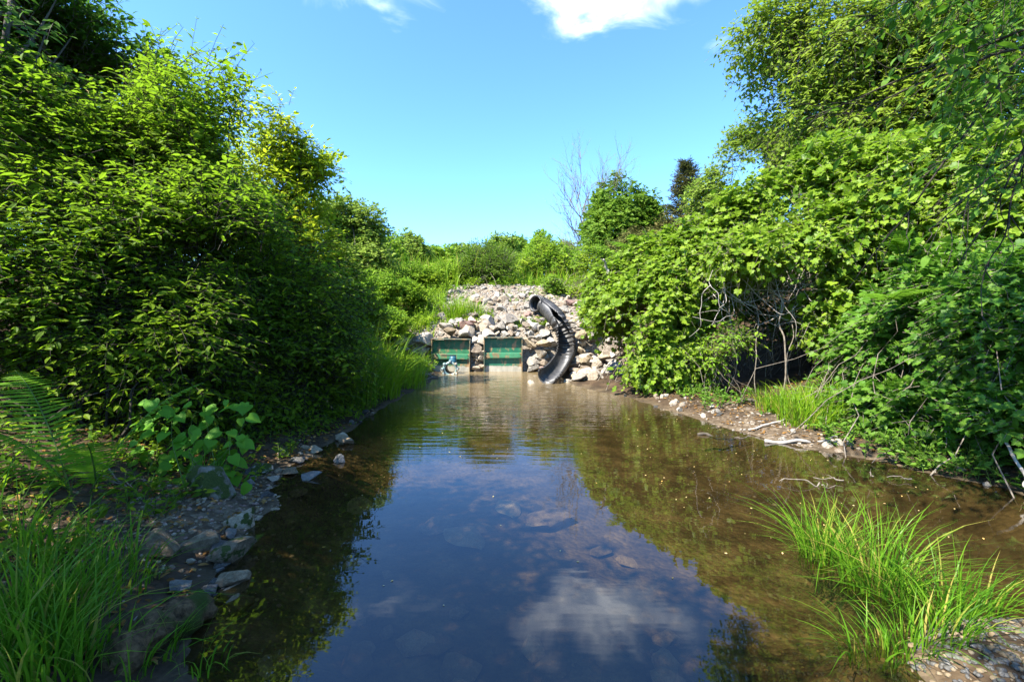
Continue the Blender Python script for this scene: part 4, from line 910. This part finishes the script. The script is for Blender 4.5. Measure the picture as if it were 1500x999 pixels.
def frond(bag, g, base, tip_dir, L_, wid, arch, pairs=30, stiff=.25):
    """one fern frond: rachis and serrated pinnae"""
    d = unit(np.array(tip_dir, float)); t_ = np.linspace(0, 1, 14)[:, None]
    up = np.array([0, 0, 1.]); hz = unit(d * np.array([1, 1, 0]) + 1e-6)
    C_ = base + d * L_ * t_ + hz * arch * L_ * .5 * t_ ** 2 - up * arch * L_ * t_ ** 2.4
    bag.tube(C_, np.linspace(.006, .0015, 14), 5, 1)
    tt = np.linspace(.1, .985, pairs); P = np.stack([np.interp(tt, t_[:, 0], C_[:, k]) for k in range(3)], -1)
    T_ = unit(np.gradient(P, axis=0)); sd = unit(np.cross(T_, up)); nn = np.cross(sd, T_)
    prof = np.interp(tt, [0, .12, .45, .8, 1], [.25, .55, 1, .75, .08]) * wid
    v = []; K = 9
    for q in range(K + 1):
        y = q / K; w = .075 * (1 - y ** 2.2) + .004
        v += [(w * (1.15 if q % 2 else .8), y, -.1 * y * y), (-w * (.8 if q % 2 else 1.15), y, -.1 * y * y)]
    f = [(2 * q, 2 * q + 1, 2 * q + 3, 2 * q + 2) for q in range(K)]
    Tm = tmpl(v, [f])
    for s in (-1, 1):
        D = sd * s + T_ * .45 + g.normal(0, .05, P.shape) - up * .15
        bag.add(*leaf_cloud(P, D, nn + g.normal(0, .12, P.shape), prof * g.uniform(.9, 1.08, pairs), Tm, np.minimum(1.9, .085 / prof * 1.6)), mi=0)
def fern(label, base, fronds, mt, seed, big_f=1.):
    g = np.random.default_rng(seed); base = np.array(base, float); t = empty('fern', tuple(base), label, 'fern')
    for (d, L_, w, a) in fronds:
        bg = Bag(); frond(bg, g, base + g.normal(0, .03, 3) * np.array([1, 1, 0]), d, L_ * big_f, w, a)
        bg.build('frond', [M[mt], M['stem_green']], t, origin=tuple(base))
b_ = hit(118, 725)
fern('big arching fern with dark fronds at the left edge', b_, [((-.5, .25, 1), 1.1, .25, .26), ((-.2, -.3, 1), .8, .24, .34), ((-.75, -.35, .8), .95, .24, .26)], 'fern', 181, 1.2)
b_ = hit(140, 722)
fern('fern with fronds arching right over the broad leaved plant', b_, [((.22, -.3, 1), .72, .2, .42), ((.42, .2, 1.0), 1.05, .18, .3)], 'fern', 182, 1.15)
b_ = at(1322, 375, 6.0)
fern('sunlit fern fanning out of the vines on the right', b_, [((-.12, 0, 1), .42, .16, .2), ((.15, -.1, 1), .45, .16, .2), ((.35, .1, .8), .4, .14, .3), ((-.35, -.2, .8), .38, .14, .4)], 'fern_sun', 183)
b_ = at(935, 372, 9.6)
fern('light green fern topping the vine mound near the round tree', b_, [((-.6, -.2, .5), .7, .22, .3), ((.2, -.1, .6), .6, .2, .3), ((-.2, -.2, .7), .6, .2, .3)], 'fern_sun', 184)
b_ = at(1300, 440, 5.6)
fern('fern leaning out of the raspberry bush on the right', b_, [((-.7, -.4, .25), .6, .2, .2), ((.5, -.5, .35), .55, .18, .2), ((-.2, -.8, .4), .5, .18, .2)], 'fern_sun', 185)

# broad leaved plant over the mossy boulder
g = np.random.default_rng(190); b0 = hit(285, 722)
t = empty('dogwood_plant', tuple(b0), 'broad leaved plant with heart shaped bright leaves over the mossy boulder', 'plant')
tips = []
for k in range(11):
    q = at(g.uniform(205, 360), g.uniform(595, 690), g.uniform(3.65, 4.1)); tips.append(q)
tips = np.array(tips); LP, rr = limbs(g, b0, tips, .006, .06)
bg = Bag(); bg.add(*tubes(LP, np.maximum(rr, .002), 5)); bg.build('stem', M['stem_green'], t, True, origin=tuple(b0))
LPs, LDs = [], []
for k in range(130):
    if k < 22: q = tips[k % 11] + g.normal(0, .05, 3)
    else: q = at(g.uniform(195, 368), g.uniform(585, 712), g.uniform(3.6, 4.05))
    if q[2] < .12: q[2] = .15
    LPs.append(q); LDs.append((q - b0) * np.array([.6, .6, .1]) + np.array([g.normal(0, .5), -.5 + g.normal(0, .3), -.35]))
LPs = np.array(LPs); LDs = unit(np.array(LDs))
bg = Bag(); bg.add(*leaf_cloud(LPs, LDs, np.array([0, -.35, 1.]) + g.normal(0, .22, LPs.shape), g.uniform(.07, .14, len(LPs)), T_HEART)); bg.build('foliage', M['dogwood'], t, True, origin=tuple(b0))

# ---- dead wood, vines, log, driftwood
def wiggly(g, a, b, n=9, amp=.06, sag=0.):
    a, b = np.array(a, float), np.array(b, float); L_ = np.linalg.norm(b - a); t_ = np.linspace(0, 1, n)[:, None]
    P = a + (b - a) * t_ + np.cumsum(g.normal(0, amp * L_ / n, (n, 3)), 0) * np.sin(np.pi * t_) ** .5
    P[:, 2] -= sag * np.sin(np.pi * t_[:, 0]); return catmull(P, 3)
def stick(label, a, b, r, mt, seed, amp=.25, forks=0, cat='stick', name='stick', sag=0., group=None):
    g = np.random.default_rng(seed); P = wiggly(g, a, b, 8, amp, sag); bg = Bag(); bg.tube(P, np.linspace(r, r * .5, len(P)) * (1 + .12 * np.sin(np.arange(len(P)) * 1.7)), 8)
    for k in range(forks):
        s = g.integers(len(P) // 3, len(P) - 2); d = unit(P[s + 1] - P[s]) + unit(g.normal(size=3)) * .8
        bg.tube(wiggly(g, P[s], P[s] + unit(d) * np.linalg.norm(P[-1] - P[0]) * g.uniform(.2, .4), 5, amp), np.linspace(r * .5, r * .15, 13), 6)
    return tag(bg.build(name, M[mt], smooth=True), label, cat, group)
def gnd(px, py, D, up=.02): p = at(px, py, D); p[2] = max(float(H(p[0], p[1])), 0) + up; return p
stick('grey driftwood stick lying along the right water edge', gnd(1120, 651, 5.25), gnd(1225, 660, 5.0), .022, 'deadwood', 201, .25, 2)
stick('short pale stick on the right shore beside the grass', gnd(1096, 634, 5.7), gnd(1150, 626, 5.8), .014, 'deadwood', 202, .2)
stick('dark weathered branch lying on the right shore under the hollow', gnd(1085, 598, 6.9), gnd(1140, 612, 6.4), .028, 'bark', 203, .3)
stick('dark waterlogged branch floating in the brown water', gnd(1022, 636, 5.6, 0), gnd(1085, 645, 5.4, 0), .02, 'bark', 204, .3, 1)
stick('bare forked branch stub sticking up from the vine mound', at(893, 412, 9.4), at(884, 380, 9.3), .035, 'deadwood', 205, .2, 1)
stick('pale hanging root at the right edge over the dark water', at(1468, 640, 3.9), at(1485, 770, 3.5), .014, 'deadwood', 206, .4, 2, 'root', 'root')
for k in range(5):
    stick('thin dead twig in the tangle at the water left of the gates', gnd(575 + 8 * k, 572 - 3 * k, 9.8 + .1 * k, .03), at(628 + 2 * k, 548 + 4 * (k % 2), 10.2), .008, 'deadwood', 210 + k, .3, 2, group='dead twigs left of the gates', name='twig', cat='twig')
for k in range(3):
    stick('dry brown twig lying across the grass by the beach', gnd(100 + 25 * k, 740 - 12 * k, 3.1 + .1 * k, .1), gnd(175 + 12 * k, 720 + 9 * k, 3.2, .06), .007, 'twig', 220 + k, .3, 1, group='dry twigs by the beach', name='twig', cat='twig')
for k in range(8):
    p = hit(rnd.uniform(1190, 1480), rnd.uniform(650, 725)); a = rnd.uniform(0, 3.14); L_ = rnd.uniform(.12, .4)
    q = p + np.array([math.cos(a) * L_, math.sin(a) * L_ * .5, 0]); q[2] = max(float(H(q[0], q[1])), 0) + .015; p[2] += .03
    stick('bare brown twig dropped on the shaded right shore', p, q, .006, 'twig', 270 + k, .4, 1, group='twigs on the right shore', name='twig', cat='twig')
# tangle of dead vines in the hollow
g = np.random.default_rng(230); b0 = at(1120, 450, 8.2); t = empty('vine_tangle', tuple(b0), 'tangle of bare dead vines hanging in the dark hollow of the right bank', 'vines')
bg = Bag()
for k in range(95):
    a = at(g.uniform(1040, 1250), g.uniform(370, 440), g.uniform(7.3, 8.4)); b = a + np.array([g.normal(0, .45), g.normal(.1, .3), -g.uniform(.15, 1.) ** 1.3])
    b[2] = max(b[2], .1); bg.tube(wiggly(g, a, b, 7, .5, g.uniform(-.1, .25)), np.linspace(.007, .002, 19) * g.uniform(.5, 1.1), 5)
for k in range(16):
    a = at(g.uniform(1040, 1150), g.uniform(380, 430), 7.8); b = at(g.uniform(1130, 1260), g.uniform(380, 470), 7.4); bg.tube(wiggly(g, a, b, 7, .5, g.uniform(0, .4)), np.linspace(.007, .003, 19), 5)
bg.build('dead_vine', M['deadwood'], t, True, origin=tuple(b0))
for k, (a, b, r) in enumerate([((1125, 480, 7.6), (1148, 555, 7.3), .014), ((1105, 490, 7.8), (1108, 570, 7.4), .009), ((1068, 505, 7.9), (1064, 570, 7.8), .01), ((1165, 520, 7.5), (1168, 560, 7.2), .008)]):
    g2 = np.random.default_rng(240 + k); P = wiggly(g2, at(*a) + np.array([0, 0, .9]), gnd(*b), 8, .25); bg = Bag(); bg.tube(P, np.linspace(r, r * .8, len(P)), 8); bg.build('vine_stem', M['twig'], t, True, origin=tuple(b0))
plant('leafy_sapling', 'small pale shrub with drooping roots in front of the dark hollow', 'shrub', (3.65, 7.8, 0), [E(1075, 490, 7.7, 40, 26, .4), E(1030, 520, 7.9, 40, 34, .4)], 330, 7, .07, T_OVATE, M['weed'], M['twig'], 39, (.2, .4), .4, .2, -.6, 3., .2, 22, .006, .3)
# rotten log
g = np.random.default_rng(250); P = wiggly(g, hit(175, 985) + np.array([0, 0, .05]), hit(295, 900) + np.array([0, 0, .045]), 9, .12); n = len(P)
V, Q = tubes(P[None], (.078 + .014 * np.sin(np.arange(n) * .8))[None], 24)
V = V + unit(V - np.repeat(P, 24, 0)) * (waves(V * np.array([1, 1, 1]), 40., 3) * .016 + waves(V * np.array([.35, .35, 1]), 130., 4, 16) * .012)[:, None]
bg = Bag(); bg.add(V, Q); bg.f += [np.arange(24)[::-1][None], (np.arange(24) + (n - 1) * 24)[None]]; bg.m += [np.zeros(1), np.zeros(1)]
tag(bg.build('log', M['log'], smooth=True), 'rotten broken log lying in the grass at the lower left shore', 'log')

# overhanging near branches, top right (tree stands right of the view)
g = np.random.default_rng(260); b0 = np.array([4.9, 2.6, 0.]); b0[2] = float(H(b0[0], b0[1]))
t = empty('overhanging_tree', tuple(b0), 'near dark tree reaching thin bare branches down from the top right corner', 'tree')
tp = catmull(np.array([b0, b0 + (.1, .1, 1.5), b0 + (.0, .2, 3), b0 + (-.3, .3, 4.6)]), 6); Bag().tube(tp, np.linspace(.1, .04, len(tp)), 10).build('trunk', M['bark'], t, True, origin=tuple(b0))
bg = Bag(); ends = []
for (a, b, r) in [((1560, 0, 3.0), (1235, 435, 3.6), .012), ((1540, 30, 3.0), (1180, 175, 3.8), .011), ((1540, 60, 2.8), (1215, 170, 3.4), .010), ((1560, 90, 2.9), (1395, 405, 3.2), .011), ((1540, 200, 2.8), (1370, 330, 3.0), .008), ((1540, 150, 2.9), (1440, 470, 3.1), .008), ((1550, -60, 3.), (1260, 40, 3.6), .010)]:
    P = wiggly(g, at(*a), at(*b), 9, .12, -.06); bg.tube(P, np.linspace(r, .0025, len(P)), 6)
    for k in range(7):
        s = g.integers(4, len(P) - 1); d = unit(P[s + 1] - P[s]) + unit(g.normal(size=3)) * .7; q = P[s] + unit(d) * g.uniform(.15, .4)
        bg.tube(wiggly(g, P[s], q, 5, .2), np.linspace(.004, .0015, 13), 5); ends.append((P[s], q))
bg.build('branches', M['dark_twig'], t, True, origin=tuple(b0))
S_, D_ = [], []
for k in range(150):
    p = at(g.uniform(1370, 1570), g.uniform(-40, 150) if k < 110 else g.uniform(120, 260), g.uniform(2.7, 3.6)); S_.append(p); D_.append((g.normal(-.5, .5), g.normal(0, .5), -.3))
for a, q in ends[::3]: S_.append(a); D_.append(q - a)
S_ = np.array(S_); D_ = np.array(D_); (LV, LF), TW = sprays(g, S_, D_, g.uniform(.2, .4, len(S_)), 7, .085, T_OVATE, .3)
bg = Bag(); bg.add(LV, LF); bg.add(*tubes(TW, np.full((len(TW), 4), .002), 3), mi=1); 
P2, O2 = crown_pts(g, [(np.array([2.3, 2.2, 4.5]), np.array([1.5, 1.2, .6])), (np.array([3.6, 3.0, 4.3]), np.array([1.2, 1.1, .6]))], 420, 261, .2, -.3, 2.)  # unseen crown clumps added on the sun's path to shade the right shore
(LV, LF), TW2 = sprays(g, P2, O2 + g.normal(0, .4, P2.shape), g.uniform(.3, .6, len(P2)), 8, .09, T_OVATE, .3); bg.add(LV, LF); bg.add(*tubes(TW2, np.full((len(TW2), 4), .002), 3), mi=1)
bg.build('crown', [M['bramble'], M['dark_twig']], t, origin=tuple(b0))
# tree behind the photographer's left shoulder that shades the near banks
plant('bank_tree', 'bank tree shading the near left shore from behind the view', 'tree', (-4.2, -.6, 0),
      [(np.array([-3.2, -.9, 4.6]), np.array([1.8, 1.8, 1.4])), (np.array([-1.6, -2.0, 5.0]), np.array([1.6, 1.5, 1.1])), (np.array([-4.2, 1.4, 4.2]), np.array([1.4, 1.4, 1.2]))], 2600, 8, .12, T_OVATE, M['honeysuckle'], M['bark'], 47, (.4, .8), .3, .3, -.3, 1.8, .2, 20, .03, .2,
      trunk=([(-4.2, -.6, 0), (-4.2, -.6, 2), (-3.9, -.6, 3.6), (-3.6, -.7, 5.2)], (.14, .12, .09, .03)), parts=('branches', 'crown'))

# ------------------------------------------------------------------ light
sun_dir = unit(np.array([-.49, -.38, .785]))
el = math.asin(sun_dir[2]); az = math.atan2(sun_dir[0], sun_dir[1])
sd_ = bpy.data.lights.new('sun', 'SUN'); sd_.energy = 4.2; sd_.angle = R(.5); sd_.color = (1, .95, .86)
so = bpy.data.objects.new('sun', sd_); COL.objects.link(so); so.rotation_euler = Vector(sun_dir).to_track_quat('Z', 'Y').to_euler()
wd = bpy.data.worlds.new('World'); SC.world = wd; wd.use_nodes = True; nt = wd.node_tree; nt.nodes.clear()
def N(t, **k):
    n = nt.nodes.new('ShaderNode' + t)
    for a, b in k.items():
        if a in n.inputs.keys(): n.inputs[a].default_value = b
        else: setattr(n, a, b)
    return n
L = lambda a, b: nt.links.new(a, b)
out = N('OutputWorld'); bgn = N('Background', Strength=.113)
sky = N('TexSky', sky_type='NISHITA'); sky.sun_disc = False; sky.sun_elevation = el; sky.sun_rotation = az; sky.air_density = 1.0; sky.dust_density = .4; sky.ozone_density = 2.0
tc = N('TexCoord'); sx = N('SeparateXYZ'); L(tc.outputs['Generated'], sx.inputs[0])
zc = N('Math', operation='MAXIMUM'); L(sx.outputs[2], zc.inputs[0]); zc.inputs[1].default_value = .03
dx = N('Math', operation='DIVIDE'); L(sx.outputs[0], dx.inputs[0]); L(zc.outputs[0], dx.inputs[1])
dy = N('Math', operation='DIVIDE'); L(sx.outputs[1], dy.inputs[0]); L(zc.outputs[0], dy.inputs[1])
pv = N('CombineXYZ'); L(dx.outputs[0], pv.inputs[0]); L(dy.outputs[0], pv.inputs[1])
nz = N('TexNoise', Scale=3.4, Detail=7.0, Roughness=.55, Distortion=.6); L(pv.outputs[0], nz.inputs['Vector'])
def blob(cx, cy, rx, ry, k):
    s1 = N('VectorMath', operation='SUBTRACT'); L(pv.outputs[0], s1.inputs[0]); s1.inputs[1].default_value = (cx, cy, 0)
    s2 = N('VectorMath', operation='MULTIPLY'); L(s1.outputs[0], s2.inputs[0]); s2.inputs[1].default_value = (1 / rx, 1 / ry, 0)
    ln = N('VectorMath', operation='LENGTH'); L(s2.outputs[0], ln.inputs[0])
    mr = N('MapRange'); mr.inputs['From Min'].default_value = 1.; mr.inputs['From Max'].default_value = 0.; mr.inputs['To Max'].default_value = k; L(ln.outputs['Value'], mr.inputs[0]); return mr.outputs[0]
acc = None
for bl in [(.29, 1.48, .42, .28, 1.), (.14, 1.15, .11, .32, .55), (-.5, 1.5, .3, .2, .5), (-1.4, 1.7, .4, .3, .25), (.9, 1.75, .25, .08, .3), (.6, .9, .7, .4, .5)]:
    o = blob(*bl)
    if acc is None: acc = o
    else: mxn = N('Math', operation='MAXIMUM'); L(acc, mxn.inputs[0]); L(o, mxn.inputs[1]); acc = mxn.outputs[0]
cm = N('Math', operation='MULTIPLY_ADD'); L(nz.outputs['Fac'], cm.inputs[0]); cm.inputs[1].default_value = 2.0; cm.inputs[2].default_value = -1.05
cs = N('Math', operation='ADD'); L(cm.outputs[0], cs.inputs[0]); L(acc, cs.inputs[1])
cr = N('MapRange'); cr.inputs['From Min'].default_value = .12; cr.inputs['From Max'].default_value = 1.45; cr.interpolation_type = 'SMOOTHSTEP'; L(cs.outputs[0], cr.inputs[0])
gate_ = N('Math', operation='GREATER_THAN'); L(acc, gate_.inputs[0]); gate_.inputs[1].default_value = .0
cf = N('Math', operation='MULTIPLY'); L(cr.outputs[0], cf.inputs[0]); L(gate_.outputs[0], cf.inputs[1])
tint = N('MixRGB', blend_type='MULTIPLY'); tint.inputs[0].default_value = 1.; L(sky.outputs[0], tint.inputs[1]); tint.inputs[2].default_value = (.49, .76, 1.06, 1)
mx = N('MixRGB'); L(cf.outputs[0], mx.inputs[0]); L(tint.outputs[0], mx.inputs[1]); mx.inputs[2].default_value = (10, 10.2, 10.6, 1)
L(mx.outputs[0], bgn.inputs[0]); L(bgn.outputs[0], out.inputs[0])

SC.view_settings.view_transform = 'Standard'; SC.view_settings.look = 'None'; SC.view_settings.gamma = 1; SC.view_settings.use_curve_mapping = False
SC.view_settings.exposure = 2.05
SC.render.engine = 'CYCLES'
cy = SC.cycles; cy.max_bounces = 8; cy.diffuse_bounces = 3; cy.glossy_bounces = 3; cy.transmission_bounces = 4; cy.transparent_max_bounces = 6
cy.use_denoising = True
try: cy.denoiser = 'OPENIMAGEDENOISE'
except Exception: pass
cy.sample_clamp_indirect = 4; cy.caustics_reflective = False; cy.caustics_refractive = False
